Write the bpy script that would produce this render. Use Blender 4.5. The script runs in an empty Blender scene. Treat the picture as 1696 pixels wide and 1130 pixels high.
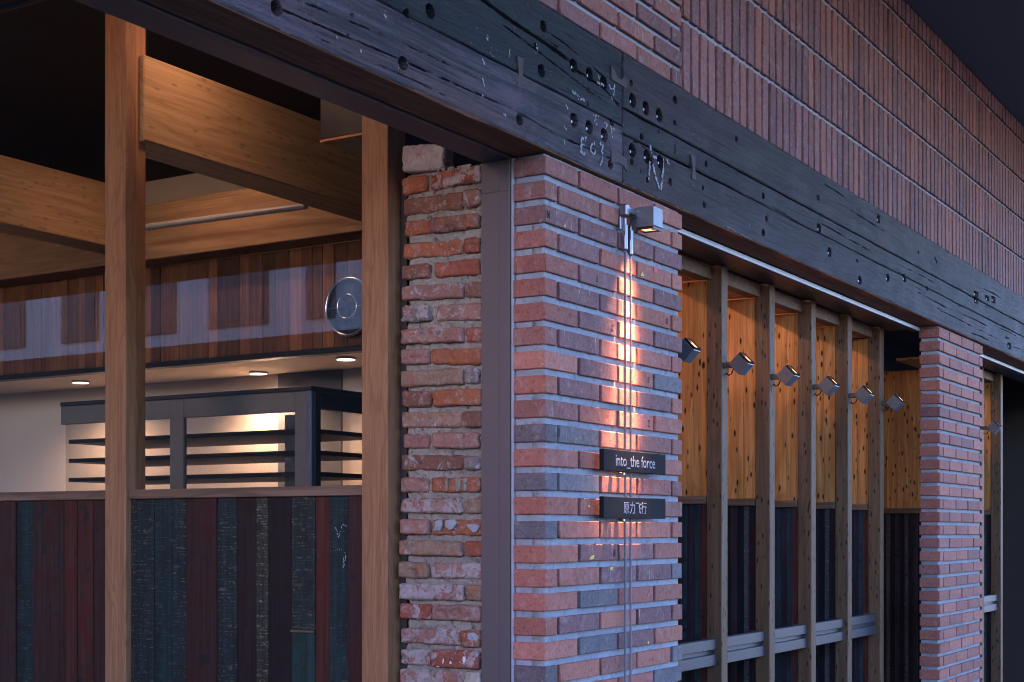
import bpy, bmesh, math, random
import numpy as np
from mathutils import Vector, Matrix
random.seed(7); rng = np.random.default_rng(11)
R = math.radians
sc = bpy.context.scene
C = sc.collection

# ------------------------------------------------------------------ camera, world, sun, exposure
EYE = Vector((-3.5106, -2.0515, 1.55))
cam_d = bpy.data.cameras.new('camera'); cam = bpy.data.objects.new('camera', cam_d); C.objects.link(cam)
cam.location = EYE; cam.rotation_euler = (R(90), 0, -math.atan2(.8517, .5245))
cam_d.sensor_width = 36; cam_d.lens = 36*2400/1696; cam_d.shift_y = 313.6/1696
cam_d.clip_start = .05; cam_d.clip_end = 500
sc.camera = cam

SUN_EL = 8.0
w = bpy.data.worlds.new('World'); sc.world = w; w.use_nodes = True
wn = w.node_tree.nodes; bg = wn['Background']
sky = wn.new('ShaderNodeTexSky'); sky.sky_type = 'NISHITA'; sky.sun_disc = False
sky.sun_elevation = R(SUN_EL); sky.sun_rotation = R(-82); sky.ozone_density = 4.4; sky.dust_density = .3; sky.air_density = 1.0
w.node_tree.links.new(sky.outputs[0], bg.inputs[0]); bg.inputs[1].default_value = .15
sun_d = bpy.data.lights.new('sun', 'SUN'); sun_d.energy = .10; sun_d.angle = R(22); sun_d.color = (1, .55, .30)
sun = bpy.data.objects.new('sun', sun_d); C.objects.link(sun)
sun.rotation_euler = Vector((.98, -.14, -.14)).to_track_quat('-Z', 'Y').to_euler(); sun.location = (-8, -2, 5)
vs = sc.view_settings
vs.view_transform = 'Standard'; vs.look = 'None'; vs.gamma = 1; vs.use_curve_mapping = False; vs.exposure = 3.48
vs.use_white_balance = True; vs.white_balance_temperature = 6500; vs.white_balance_tint = 46
sc.render.engine = 'CYCLES'
sc.cycles.use_denoising = True; sc.cycles.filter_width = 1.05; sc.cycles.max_bounces = 8; sc.cycles.diffuse_bounces = 4
sc.cycles.transparent_max_bounces = 12; sc.cycles.sample_clamp_indirect = 4; sc.cycles.blur_glossy = 1

# ------------------------------------------------------------------ helpers
def ray(u, v):
    k = (u-848)/2400
    return Vector((.8517+k*.5245, .5245-k*.8517, (878.6-v)/2400))
def on_y(u, v, y):
    d = ray(u, v); return EYE + d*((y-EYE.y)/d.y)
def on_x(u, v, x):
    d = ray(u, v); return EYE + d*((x-EYE.x)/d.x)

# lattice noise in numpy
_perm = rng.random((64, 64, 64))
def vnoise(x, y, z=0.0):
    x, y, z = np.broadcast_arrays(np.asarray(x, float), np.asarray(y, float), np.asarray(z, float))
    xi, yi, zi = np.floor(x).astype(int), np.floor(y).astype(int), np.floor(z).astype(int)
    fx, fy, fz = x-xi, y-yi, z-zi
    fx, fy, fz = [f*f*(3-2*f) for f in (fx, fy, fz)]
    g = lambda a, b, c: _perm[(xi+a) & 63, (yi+b) & 63, (zi+c) & 63]
    l = lambda a, b, t: a+(b-a)*t
    return l(l(l(g(0,0,0), g(1,0,0), fx), l(g(0,1,0), g(1,1,0), fx), fy),
             l(l(g(0,0,1), g(1,0,1), fx), l(g(0,1,1), g(1,1,1), fx), fy), fz)*2-1
def fbm(x, y, z=0.0, o=4):
    s, a = 0, 1.0
    for i in range(o):
        s = s+a*vnoise(np.asarray(x)*2**i+17.3*i, np.asarray(y)*2**i+5.1*i, np.asarray(z)*2**i+3.7*i); a *= .5
    return s/1.9

WLOC = {}
def place(o, parent, loc):
    o.location = loc
    if parent is not None:
        o.parent = parent; o.location = Vector(loc)-WLOC[parent.name]
    WLOC[o.name] = Vector(loc)
def tag(o, label=None, cat=None, group=None, kind=None):
    if label: o['label'] = label
    if cat: o['category'] = cat
    if group: o['group'] = group
    if kind: o['kind'] = kind
    return o
def thing(name, label, cat, loc=(0, 0, 0), group=None):
    o = bpy.data.objects.new(name, None); o.empty_display_size = .1; C.objects.link(o)
    place(o, None, Vector(loc)); return tag(o, label, cat, group)
def link_mesh(name, me, mat, parent=None, loc=(0, 0, 0), color=None, smooth=False):
    if mat is not None and not me.materials: me.materials.append(mat)
    o = bpy.data.objects.new(name, me); C.objects.link(o); place(o, parent, Vector(loc))
    if color is not None: o.color = tuple(color) if len(color) == 4 else tuple(color)+(1,)
    return o
def from_bm(name, bm, mat, parent=None, color=None, smooth=False):
    vs_ = [v.co for v in bm.verts]
    lo = Vector([min(v[i] for v in vs_) for i in range(3)]); hi = Vector([max(v[i] for v in vs_) for i in range(3)])
    o = Vector(((lo.x+hi.x)/2, (lo.y+hi.y)/2, lo.z))
    bmesh.ops.translate(bm, verts=bm.verts, vec=-o)
    me = bpy.data.meshes.new(name); bm.to_mesh(me); bm.free()
    if smooth:
        for p in me.polygons: p.use_smooth = True
    return link_mesh(name, me, mat, parent, o, color)
def from_data(name, verts, faces, mat, parent=None, color=None, smooth=False):
    verts = np.asarray(verts, float)
    lo, hi = verts.min(0), verts.max(0); o = np.array([(lo[0]+hi[0])/2, (lo[1]+hi[1])/2, lo[2]])
    me = bpy.data.meshes.new(name); me.from_pydata((verts-o).tolist(), [], faces)
    if smooth: me.polygons.foreach_set('use_smooth', [True]*len(me.polygons))
    me.update()
    return link_mesh(name, me, mat, parent, Vector(o), color)
def bbox(bm, x0, x1, y0, y1, z0, z1, bev=0.0, M=None):
    r = bmesh.ops.create_cube(bm, size=1)
    vs_ = r['verts']
    for v in vs_:
        v.co = Vector((x0+(v.co.x+.5)*(x1-x0), y0+(v.co.y+.5)*(y1-y0), z0+(v.co.z+.5)*(z1-z0)))
    if bev:
        es = list({e for v in vs_ for e in v.link_edges})
        r = bmesh.ops.bevel(bm, geom=es, offset=bev, segments=1, affect='EDGES', clamp_overlap=True)
        vs_ = list({v for f in r['faces'] for v in f.verts} | {v for v in vs_ if v.is_valid})
    if M is not None: bmesh.ops.transform(bm, matrix=M, verts=[v for v in vs_ if v.is_valid])
    return vs_
def box(name, x0, x1, y0, y1, z0, z1, mat, parent=None, bev=.002, color=None):
    bm = bmesh.new(); bbox(bm, x0, x1, y0, y1, z0, z1, bev); return from_bm(name, bm, mat, parent, color)
def tube(bm, pts, r, n=10, cap=True):
    pts = [Vector(p) for p in pts]; rings = []
    rr = r if isinstance(r, (list, tuple)) else [r]*len(pts)
    for i, p in enumerate(pts):
        d = (pts[min(i+1, len(pts)-1)]-pts[max(i-1, 0)]).normalized()
        a = d.cross(Vector((0, 0, 1)) if abs(d.z) < .9 else Vector((1, 0, 0))).normalized(); b = d.cross(a)
        rings.append([bm.verts.new(p+rr[i]*(a*math.cos(t)+b*math.sin(t))) for t in [2*math.pi*k/n for k in range(n)]])
    for A, B in zip(rings, rings[1:]):
        for k in range(n): bm.faces.new((A[k], A[(k+1) % n], B[(k+1) % n], B[k]))
    if cap:
        bm.faces.new(rings[0][::-1]); bm.faces.new(rings[-1])
def hf_block(us, vlo, vhi, nv, depth, back, to_xyz, flip=False, jit=None, tjit=None):
    """closed block whose front is a height field; depth(u,v)->inward distance"""
    us = np.asarray(us, float); nu = len(us)
    t = np.linspace(0, 1, nv) if np.isscalar(nv) else np.asarray(nv, float); nv = len(t)
    lo = vlo(us) if callable(vlo) else np.full(nu, vlo); hi = vhi(us) if callable(vhi) else np.full(nu, vhi)
    U = np.repeat(us[:, None], nv, 1); V = lo[:, None]+(hi-lo)[:, None]*t[None, :]
    if jit is not None: U, V = jit(U, V)
    D = depth(U, V)
    verts = [to_xyz(U.ravel(), V.ravel(), D.ravel())]
    idx = np.arange(nu*nv).reshape(nu, nv)
    a, b, c, d = idx[:-1, :-1].ravel(), idx[1:, :-1].ravel(), idx[1:, 1:].ravel(), idx[:-1, 1:].ravel()
    faces = np.stack([a, b, c, d], 1).tolist()
    ring = list(idx[:, 0])+list(idx[-1, 1:])+list(idx[-2::-1, -1])+list(idx[0, -2:0:-1])
    n0 = nu*nv; Uf, Vf = U.ravel(), V.ravel()
    steps = [back*.35, back]
    prev = ring
    for s in steps:
        cur = list(range(n0, n0+len(ring))); n0 += len(ring)
        verts.append(to_xyz(Uf[ring], Vf[ring], np.full(len(ring), s)))
        for i in range(len(ring)):
            j = (i+1) % len(ring); faces.append([int(prev[j]), int(prev[i]), cur[i], cur[j]])
        prev = cur
    faces.append(prev[::-1])
    if flip: faces = [f[::-1] for f in faces]
    return np.concatenate([np.stack(v, 1) for v in verts]), faces

# ------------------------------------------------------------------ materials
class G:
    def __init__(s, name, rough=.7, metal=0.0):
        s.m = bpy.data.materials.new(name); s.m.use_nodes = True; s.t = s.m.node_tree; s.b = s.t.nodes['Principled BSDF']
        s.b.inputs['Roughness'].default_value = rough; s.b.inputs['Metallic'].default_value = metal
    def n(s, typ, ins=None, **at):
        nd = s.t.nodes.new(typ)
        for k, v in at.items(): setattr(nd, k, v)
        for k, v in (ins or {}).items(): s.set(nd.inputs[k], v)
        return nd
    def set(s, sock, v):
        if isinstance(v, bpy.types.NodeSocket): s.t.links.new(v, sock)
        elif isinstance(v, tuple) and len(v) == 3 and sock.type == 'RGBA': sock.default_value = v+(1,)
        else: sock.default_value = v
    def P(s, k, v): s.set(s.b.inputs[k], v)
    def math(s, op, a, b=0.0, c=0.0, clamp=False):
        return s.n('ShaderNodeMath', {0: a, 1: b, 2: c}, operation=op, use_clamp=clamp).outputs[0]
    def vmath(s, op, a, b): return s.n('ShaderNodeVectorMath', {0: a, 1: b}, operation=op).outputs[0]
    def mix(s, f, a, b, blend='MIX'):
        nd = s.n('ShaderNodeMix', data_type='RGBA', blend_type=blend)
        s.set(nd.inputs[0], f); s.set(nd.inputs[6], a); s.set(nd.inputs[7], b); return nd.outputs[2]
    def step(s, f, a, b):
        return s.n('ShaderNodeMapRange', {0: f, 1: a, 2: b, 3: 0.0, 4: 1.0}, interpolation_type='SMOOTHSTEP').outputs[0]
    def lerp(s, f, lo, hi): return s.n('ShaderNodeMapRange', {0: f, 1: 0.0, 2: 1.0, 3: lo, 4: hi}).outputs[0]
    def coord(s, scale=(1, 1, 1), rnd=True):
        v = s.n('ShaderNodeTexCoord').outputs['Object']
        s.info = s.n('ShaderNodeObjectInfo')
        if rnd:
            r = s.math('MULTIPLY', s.info.outputs['Random'], 91.7)
            v = s.vmath('ADD', v, s.n('ShaderNodeCombineXYZ', {0: r, 1: s.math('MULTIPLY', r, 1.7), 2: s.math('MULTIPLY', r, .6)}).outputs[0])
        s.v = v
        return s.vmath('MULTIPLY', v, scale) if scale != (1, 1, 1) else v
    def sc_(s, scale): return s.vmath('MULTIPLY', s.v, scale)
    def noise(s, vec, scale=5., detail=4., rough=.55, out=0, dist=0.):
        return s.n('ShaderNodeTexNoise', {'Vector': vec, 'Scale': scale, 'Detail': detail, 'Roughness': rough, 'Distortion': dist}).outputs[out]
    def bump(s, h, strength=.5, dist=.002):
        s.P('Normal', s.n('ShaderNodeBump', {'Height': h, 'Strength': strength, 'Distance': dist}).outputs[0])

def m_new_brick():
    g = G('fired_brick', .78); v = g.coord(); col = g.info.outputs['Color']; al = g.info.outputs['Alpha']
    n1 = g.noise(v, 9, 3); n2 = g.noise(v, 160, 3, .7); n3 = g.noise(v, 28, 4, .6)
    c = g.mix(g.lerp(n1, 0, .55), col, g.mix(.5, col, (.30, .13, .10)))
    c = g.mix(1.0, c, g.n('ShaderNodeCombineColor', {0: g.lerp(n2, .62, 1.38), 1: g.lerp(n2, .62, 1.38), 2: g.lerp(n2, .65, 1.35)}).outputs[0], 'MULTIPLY')
    n6 = g.noise(v, 5.5, 4, .65)
    c = g.mix(g.math('MULTIPLY', g.step(n6, .50, .68), .45), c, g.mix(1.0, col, (.55, .62, .70), 'MULTIPLY'))
    c = g.mix(g.math('MULTIPLY', g.step(g.noise(v, 70, 4, .7), .52, .66), .6), c, g.mix(1.0, col, (.42, .42, .45), 'MULTIPLY'))
    c = g.mix(g.math('MULTIPLY', g.step(g.noise(v, 88, 4, .75), .58, .70), .45), c, (.42, .33, .31))
    haze = g.math('MULTIPLY', g.step(n3, .52, .75), .20)
    c = g.mix(haze, c, (.46, .40, .39))
    # scratches: thin bright lines on the more worn bricks
    def scratch(rot, sc1):
        mp = g.n('ShaderNodeMapping', {'Vector': g.v, 'Rotation': (0, rot, 0), 'Scale': (220, 40, sc1)}).outputs[0]
        return g.step(g.noise(mp, 1.0, 2, .5, dist=.4), .70, .735)
    s1 = g.math('MAXIMUM', g.math('MAXIMUM', scratch(.5, 9), scratch(-.7, 14)), scratch(1.25, 7))
    s1 = g.math('MULTIPLY', s1, g.step(g.noise(v, 14, 2), .42, .62))
    c = g.mix(g.math('MULTIPLY', s1, g.math('MULTIPLY', g.math('SUBTRACT', 1.0, al), .8)), c, (.60, .52, .50))
    pit = g.step(g.noise(v, 95, 2, .6), .72, .76)
    c = g.mix(g.math('MULTIPLY', pit, .7), c, (.05, .04, .04))
    g.P('Base Color', c)
    h = g.math('ADD', g.math('MULTIPLY', n2, .5), g.math('SUBTRACT', g.math('MULTIPLY', n3, .8), pit))
    g.bump(h, .8, .003); g.P('Specular IOR Level', .12); g.P('Roughness', g.lerp(n3, .62, .85))
    return g.m
def m_mortar(name, col, dark, scale=1.0, rough_h=.003):
    g = G(name, .92); v = g.coord()
    n1 = g.noise(v, 6*scale, 4); n2 = g.noise(v, 180*scale, 3, .7); n3 = g.noise(v, 45*scale, 5, .65)
    c = g.mix(g.step(n1, .35, .7), col, tuple(x*.8 for x in col))
    c = g.mix(g.step(n3, .52, .72), c, dark)
    c = g.mix(g.math('MULTIPLY', g.step(n2, .6, .75), .35), c, tuple(min(1, x*1.35) for x in col))
    g.P('Base Color', c); g.bump(g.math('ADD', n3, g.math('MULTIPLY', n2, .6)), .8, rough_h); g.P('Specular IOR Level', .2)
    return g.m
def m_old_brick():
    g = G('reclaimed_brick', .9); v = g.coord(); col = g.info.outputs['Color']; al = g.info.outputs['Alpha']
    n1 = g.noise(v, 14, 4, .6); n2 = g.noise(v, 190, 3, .7); n3 = g.noise(v, 42, 5, .62); n4 = g.noise(v, 22, 4, .7, dist=.6)
    c = g.mix(g.lerp(n1, 0, 1), g.mix(1.0, col, (.55, .5, .5), 'MULTIPLY'), g.mix(1.0, col, (1.25, 1.2, 1.15), 'MULTIPLY'))
    c = g.mix(g.math('MULTIPLY', g.step(g.noise(v, 19, 3, .6, dist=.3), .56, .66), .75), c, (.33, .10, .045))
    c = g.mix(g.math('MULTIPLY', g.step(g.noise(g.sc_((1, .8, 1.3)), 31, 3, .6), .60, .70), .6), c, (.10, .06, .045))
    # mortar smears left on the face, as much as the brick's own amount asks for
    th = g.math('SUBTRACT', .80, g.math('MULTIPLY', al, .42))
    sm = g.step(n4, th, g.math('ADD', th, .07))
    c = g.mix(g.math('MULTIPLY', sm, g.lerp(n3, .35, 1.0)), c, g.mix(n3, (.20, .17, .15), (.50, .44, .40)))
    dustm = g.math('MULTIPLY', g.step(g.noise(v, 55, 5, .75), .47, .66), g.step(g.noise(v, 12, 3, .6), .38, .62))
    c = g.mix(g.math('MULTIPLY', dustm, .6), c, (.36, .29, .25))
    c = g.mix(g.math('MULTIPLY', g.step(n2, .62, .74), .5), c, (.50, .40, .36))
    c = g.mix(g.math('MULTIPLY', g.step(n2, .40, .30), .55), c, (.06, .035, .03))
    g.P('Base Color', c); g.P('Specular IOR Level', .15)
    g.bump(g.math('ADD', g.math('MULTIPLY', n3, 1.2), g.math('ADD', g.math('MULTIPLY', n2, .5), g.math('MULTIPLY', sm, .5))), .9, .004)
    return g.m
def m_wood(name, c1, c2, axis=2, scale=1.0, rough=.6, knots=0.0, bump=.35, tint=False, contrast=(.3, .7), spots=0.0, wear=0.0):
    g = G(name, rough); v = g.coord()
    st = [60*scale]*3; st[axis] = 2.2*scale
    f = [220*scale]*3; f[axis] = 5*scale
    big = [7*scale]*3; big[axis] = .9*scale
    n1 = g.noise(g.sc_(tuple(st)), 1, 4, .6, dist=.35); n2 = g.noise(g.sc_(tuple(f)), 1, 3, .6); n3 = g.noise(g.sc_(tuple(big)), 1, 3, .5, dist=.6)
    rings = g.math('SINE', g.math('MULTIPLY', g.math('ADD', n3, g.math('MULTIPLY', n1, .06)), 70.0))
    c = g.mix(g.step(n1, contrast[0], contrast[1]), c1, c2)
    c = g.mix(g.math('MULTIPLY', g.step(rings, .2, 1.0), .35), c, tuple(x*.62 for x in c1))
    c = g.mix(g.math('MULTIPLY', g.step(n2, .5, .68), .35), c, tuple(x*.5 for x in c1))
    if tint: c = g.mix(1.0, c, g.info.outputs['Color'], 'MULTIPLY')
    if knots or spots:
        ks = [40.]*3; ks[axis] = 13.
        vo = g.n('ShaderNodeTexVoronoi', {'Vector': g.vmath('ADD', g.sc_(tuple(ks)), g.n('ShaderNodeCombineXYZ', {0: g.math('MULTIPLY', n1, .12)}).outputs[0]), 'Scale': 1.0 if knots else 1.2, 'Randomness': 1.0})
        k = g.math('SUBTRACT', 1.0, g.step(vo.outputs['Distance'], .11, .27))
        c = g.mix(g.math('MULTIPLY', k, max(knots, spots)), c, (.02, .011, .006))
    if wear:
        wv = g.step(g.noise(g.sc_(tuple(x*.6 for x in st)), 1, 5, .7), .60, .72)
        c = g.mix(g.math('MULTIPLY', wv, wear), c, (.22, .19, .15))
    g.P('Base Color', c); g.bump(g.math('ADD', n1, g.math('MULTIPLY', n2, .5)), bump, .003); g.P('Specular IOR Level', .16)
    g.P('Roughness', g.lerp(n1, rough-.1, rough+.12))
    return g.m
def m_beam():
    g = G('weathered_timber', .8); v = g.coord(); col = g.info.outputs['Color']; al = g.info.outputs['Alpha']
    n1 = g.noise(g.sc_((2.0, 55, 55)), 1, 5, .62, dist=.3); n2 = g.noise(g.sc_((6, 230, 230)), 1, 3, .65)
    n3 = g.noise(v, 7, 4, .6); n4 = g.noise(v, 60, 4, .7); n5 = g.noise(g.sc_((1.0, 12, 12)), 1, 4, .6)
    c = g.mix(g.step(n1, .32, .68), g.mix(1.0, col, (.3, .28, .28), 'MULTIPLY'), g.mix(1.0, col, (1.9, 1.85, 1.85), 'MULTIPLY'))
    c = g.mix(g.math('MULTIPLY', g.step(n3, .48, .66), .55), c, g.mix(1.0, col, (.6, .85, 1.0), 'MULTIPLY'))
    c = g.mix(g.math('MULTIPLY', g.step(n5, .52, .7), .5), c, g.mix(1.0, col, (2.4, 1.35, .95), 'MULTIPLY'))
    c = g.mix(g.math('MULTIPLY', g.step(n2, .5, .35), .6), c, (.012, .011, .012))
    c = g.mix(g.math('MULTIPLY', g.math('MULTIPLY', g.step(n4, .60, .70), g.step(n3, .45, .6)), .3), c, (.16, .16, .16))
    big = g.noise(g.sc_((2.2, 6, 6)), 1, 5, .7, dist=.8)
    c = g.mix(g.math('MULTIPLY', g.step(big, .50, .66), .65), c, g.mix(1.0, col, (2.1, 1.75, 1.75), 'MULTIPLY'))
    c = g.mix(g.math('MULTIPLY', g.step(big, .46, .34), .7), c, g.mix(1.0, col, (.38, .42, .5), 'MULTIPLY'))
    dust = g.math('MULTIPLY', g.step(g.noise(g.sc_((30, 90, 90)), 1, 5, .75), .56, .70), g.step(g.noise(v, 3.5, 3, .6), .45, .62))
    c = g.mix(g.math('MULTIPLY', dust, .6), c, g.mix(1.0, col, (2.6, 2.6, 2.7), 'MULTIPLY'))
    fleck = g.math('MULTIPLY', g.step(g.noise(g.sc_((40, 110, 110)), 1, 3, .6), .70, .74), .55)
    c = g.mix(fleck, c, (.20, .20, .21))
    g.P('Base Color', c); g.P('Specular IOR Level', .22)
    g.bump(g.math('ADD', g.math('MULTIPLY', n1, 1.2), g.math('ADD', n2, g.math('MULTIPLY', n4, .4))), .8, .0035)
    g.P('Roughness', g.lerp(n3, .55, .8)); return g.m
def m_plank():
    g = G('painted_plank', .6); v = g.coord(); col = g.info.outputs['Color']; al = g.info.outputs['Alpha']
    n1 = g.noise(g.sc_((70, 70, 2.2)), 1, 5, .65, dist=.3); n2 = g.noise(v, 11, 4, .65); n3 = g.noise(g.sc_((14, 14, 260)), 1, 3, .6); n4 = g.noise(v, 75, 4, .7)
    c = g.mix(g.step(n1, .3, .7), g.mix(1.0, col, (.5, .5, .5), 'MULTIPLY'), g.mix(1.0, col, (1.3, 1.3, 1.3), 'MULTIPLY'))
    c = g.mix(g.math('MULTIPLY', g.step(n2, .5, .64), .7), c, g.mix(1.0, col, (1.1, .55, .45), 'MULTIPLY'))
    c = g.mix(g.math('MULTIPLY', g.step(n2, .42, .33), .8), c, (.008, .007, .008))
    wv = g.math('MULTIPLY', g.math('MULTIPLY', g.step(n3, .52, .64), g.step(n4, .45, .6)), g.math('SUBTRACT', 1.0, al))
    c = g.mix(g.math('MULTIPLY', wv, .9), c, (.20, .18, .12))
    g.P('Base Color', c); g.bump(g.math('ADD', n1, g.math('MULTIPLY', n4, .4)), .5, .002); g.P('Roughness', g.lerp(n2, .5, .8)); g.P('Specular IOR Level', .2); return g.m
def m_flat(name, col, rough=.6, metal=0.0, var=.15, scale=30, bump=.1, spec=.5, aniso=None):
    g = G(name, rough, metal); g.coord()
    v = g.v if aniso is None else g.sc_(aniso)
    n = g.noise(v, scale if aniso is None else 1, 4, .6)
    g.P('Base Color', g.mix(1.0, col, g.n('ShaderNodeCombineColor', {i: g.lerp(n, 1-var, 1+var) for i in range(3)}).outputs[0], 'MULTIPLY'))
    g.bump(n, bump, .001); g.P('Specular IOR Level', spec); g.P('Roughness', g.lerp(n, max(.05, rough-.12), min(1, rough+.12))); return g.m
def m_emit(name, col, s):
    g = G(name); g.P('Base Color', (0, 0, 0)); g.P('Emission Color', col); g.P('Emission Strength', s); return g.m
def m_glass(name, tint=(.93, .95, .95), rough=.0, boost=1.0):
    m = bpy.data.materials.new(name); m.use_nodes = True; t = m.node_tree; t.nodes.clear()
    o = t.nodes.new('ShaderNodeOutputMaterial'); mx = t.nodes.new('ShaderNodeMixShader'); tr = t.nodes.new('ShaderNodeBsdfTransparent')
    gl = t.nodes.new('ShaderNodeBsdfGlossy'); fr = t.nodes.new('ShaderNodeFresnel'); fr.inputs[0].default_value = 1.55
    tr.inputs[0].default_value = tint+(1,); gl.inputs['Roughness'].default_value = rough
    mm = t.nodes.new('ShaderNodeMath'); mm.operation = 'MULTIPLY'; mm.inputs[1].default_value = boost
    ge = t.nodes.new('ShaderNodeNewGeometry'); mr = t.nodes.new('ShaderNodeMapRange'); mr.inputs[3].default_value = 1.55; mr.inputs[4].default_value = 1/1.55
    t.links.new(ge.outputs['Backfacing'], mr.inputs[0]); t.links.new(mr.outputs[0], fr.inputs[0])   # same reflectance on both sides of the sheet
    t.links.new(fr.outputs[0], mm.inputs[0]); t.links.new(mm.outputs[0], mx.inputs[0]); t.links.new(tr.outputs[0], mx.inputs[1]); t.links.new(gl.outputs[0], mx.inputs[2]); t.links.new(mx.outputs[0], o.inputs[0])
    return m
MB = m_new_brick()
MM = m_mortar('pointing_mortar', (.29, .30, .31), (.17, .17, .17), 1.0, .002)
MOB = m_old_brick()
MOM = m_mortar('rough_lime_mortar', (.30, .255, .195), (.085, .07, .055), 1.0, .008)
MBEAM = m_beam()
MPL = m_plank()
MOAK = m_wood('oak_post', (.25, .105, .043), (.33, .15, .067), 2, 1.3, .55, contrast=(.25, .75))
MSILL = m_wood('sill_wood', (.12, .065, .038), (.20, .115, .07), 1, .8, .5)
MPINE = m_wood('pine_board', (.38, .14, .034), (.60, .27, .08), 2, .8, .5, knots=1.0, contrast=(.3, .7))
MPINEY = m_wood('pine_soffit', (.42, .20, .065), (.56, .30, .11), 1, .8, .5, knots=.6)
MPOST = m_wood('grey_pine_post', (.12, .062, .030), (.18, .10, .052), 2, .9, .6, spots=.95, contrast=(.25, .75))
MGLU = m_wood('glulam', (.34, .19, .085), (.44, .26, .13), 0, .6, .55, knots=.35)
MGLUY = m_wood('glulam_cross', (.28, .15, .07), (.36, .20, .10), 1, .6, .55)
MSLAT = m_wood('slat_wood', (.20, .10, .05), (.28, .15, .08), 2, 1.0, .6, tint=True)
MSTEEL = m_flat('brown_steel', (.095, .070, .064), .5, .25, .10, 300, .12)
MSTRIP = m_flat('bright_steel', (.62, .76, .92), .4, .45, .02, 8, .0)
MCHAN = m_flat('grey_channel', (.042, .043, .052), .45, .4, .06, 80, .03)
MLAMP = m_flat('lamp_housing', (.15, .16, .165), .42, .55, .05, 60, .03)
MCHROME = m_flat('stainless', (.26, .26, .27), .36, 1.0, .05, 60, .02)
MROPE = m_flat('steel_rope', (.20, .20, .21), .42, .8, .1, 200, .1)
MBLACK = m_flat('black_metal', (.012, .011, .011), .45, .2, .1, 40, .03)
MDARK = m_flat('dark_plate', (.014, .0125, .014), .75, .0, .4, 500, .25, .08)
MLET = m_flat('plate_lettering', (.17, .18, .23), .55, .0, .05, 40, .02)
MCHALK = m_mortar('chalk', (.29, .295, .30), (.12, .12, .125), 3.0, .001)
MCREAM = m_flat('cream_wall', (.62, .52, .40), .8, 0, .06, 8, .05)
MGREY = m_flat('grey_board', (.13, .125, .12), .8, 0, .25, 12, .05)
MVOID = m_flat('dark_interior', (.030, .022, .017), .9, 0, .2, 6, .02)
MPAVE = m_flat('paving', (.075, .072, .07), .85, 0, .2, 5, .1)
MPALE = m_flat('pale_render', (.62, .58, .55), .85, 0, .1, 2, .05)
MWINP = m_flat('dark_pane', (.03, .03, .035), .2, 0, .1, 2, .0)
MGLASS = m_glass('window_glass', (.93, .95, .95), 0, .95); MGLASS2 = m_glass('cabinet_glass', (.86, .85, .83), 0, 1.0)
MRED = m_flat('red_paper', (.55, .03, .03), .6); MYEL = m_flat('yellow_paint', (.62, .42, .06), .6)
MPINK = m_flat('pink_chalk', (.6, .14, .2), .8); MENG = m_flat('engraving', (.045, .03, .035), .9)
MUNDER = m_wood('sawn_underside', (.15, .058, .028), (.25, .105, .052), 0, 1.0, .7, contrast=(.3, .7), bump=.6)
MBUTTER = m_wood('bowtie_wood', (.052, .030, .027), (.070, .042, .038), 2, 1, .6)
MRUBBER = m_flat('black_rubber', (.01, .01, .01), .5)
MSEAL = m_flat('sealant', (.30, .31, .32), .8, 0, .15, 60, .3)
WARM = (1.0, .58, .25)
MLED = m_emit('lamp_led', (1.0, .55, .2), .2); MDOWN = m_emit('downlight_led', (1.0, .80, .56), .6)

# ------------------------------------------------------------------ setting
def slab(name, x0, x1, y0, y1, z0, z1, mat): return tag(box(name, x0, x1, y0, y1, z0, z1, mat, None, 0), kind='structure')
slab('ground', -60, 60, -60, 60, -.3, 0, MPAVE)

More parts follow.
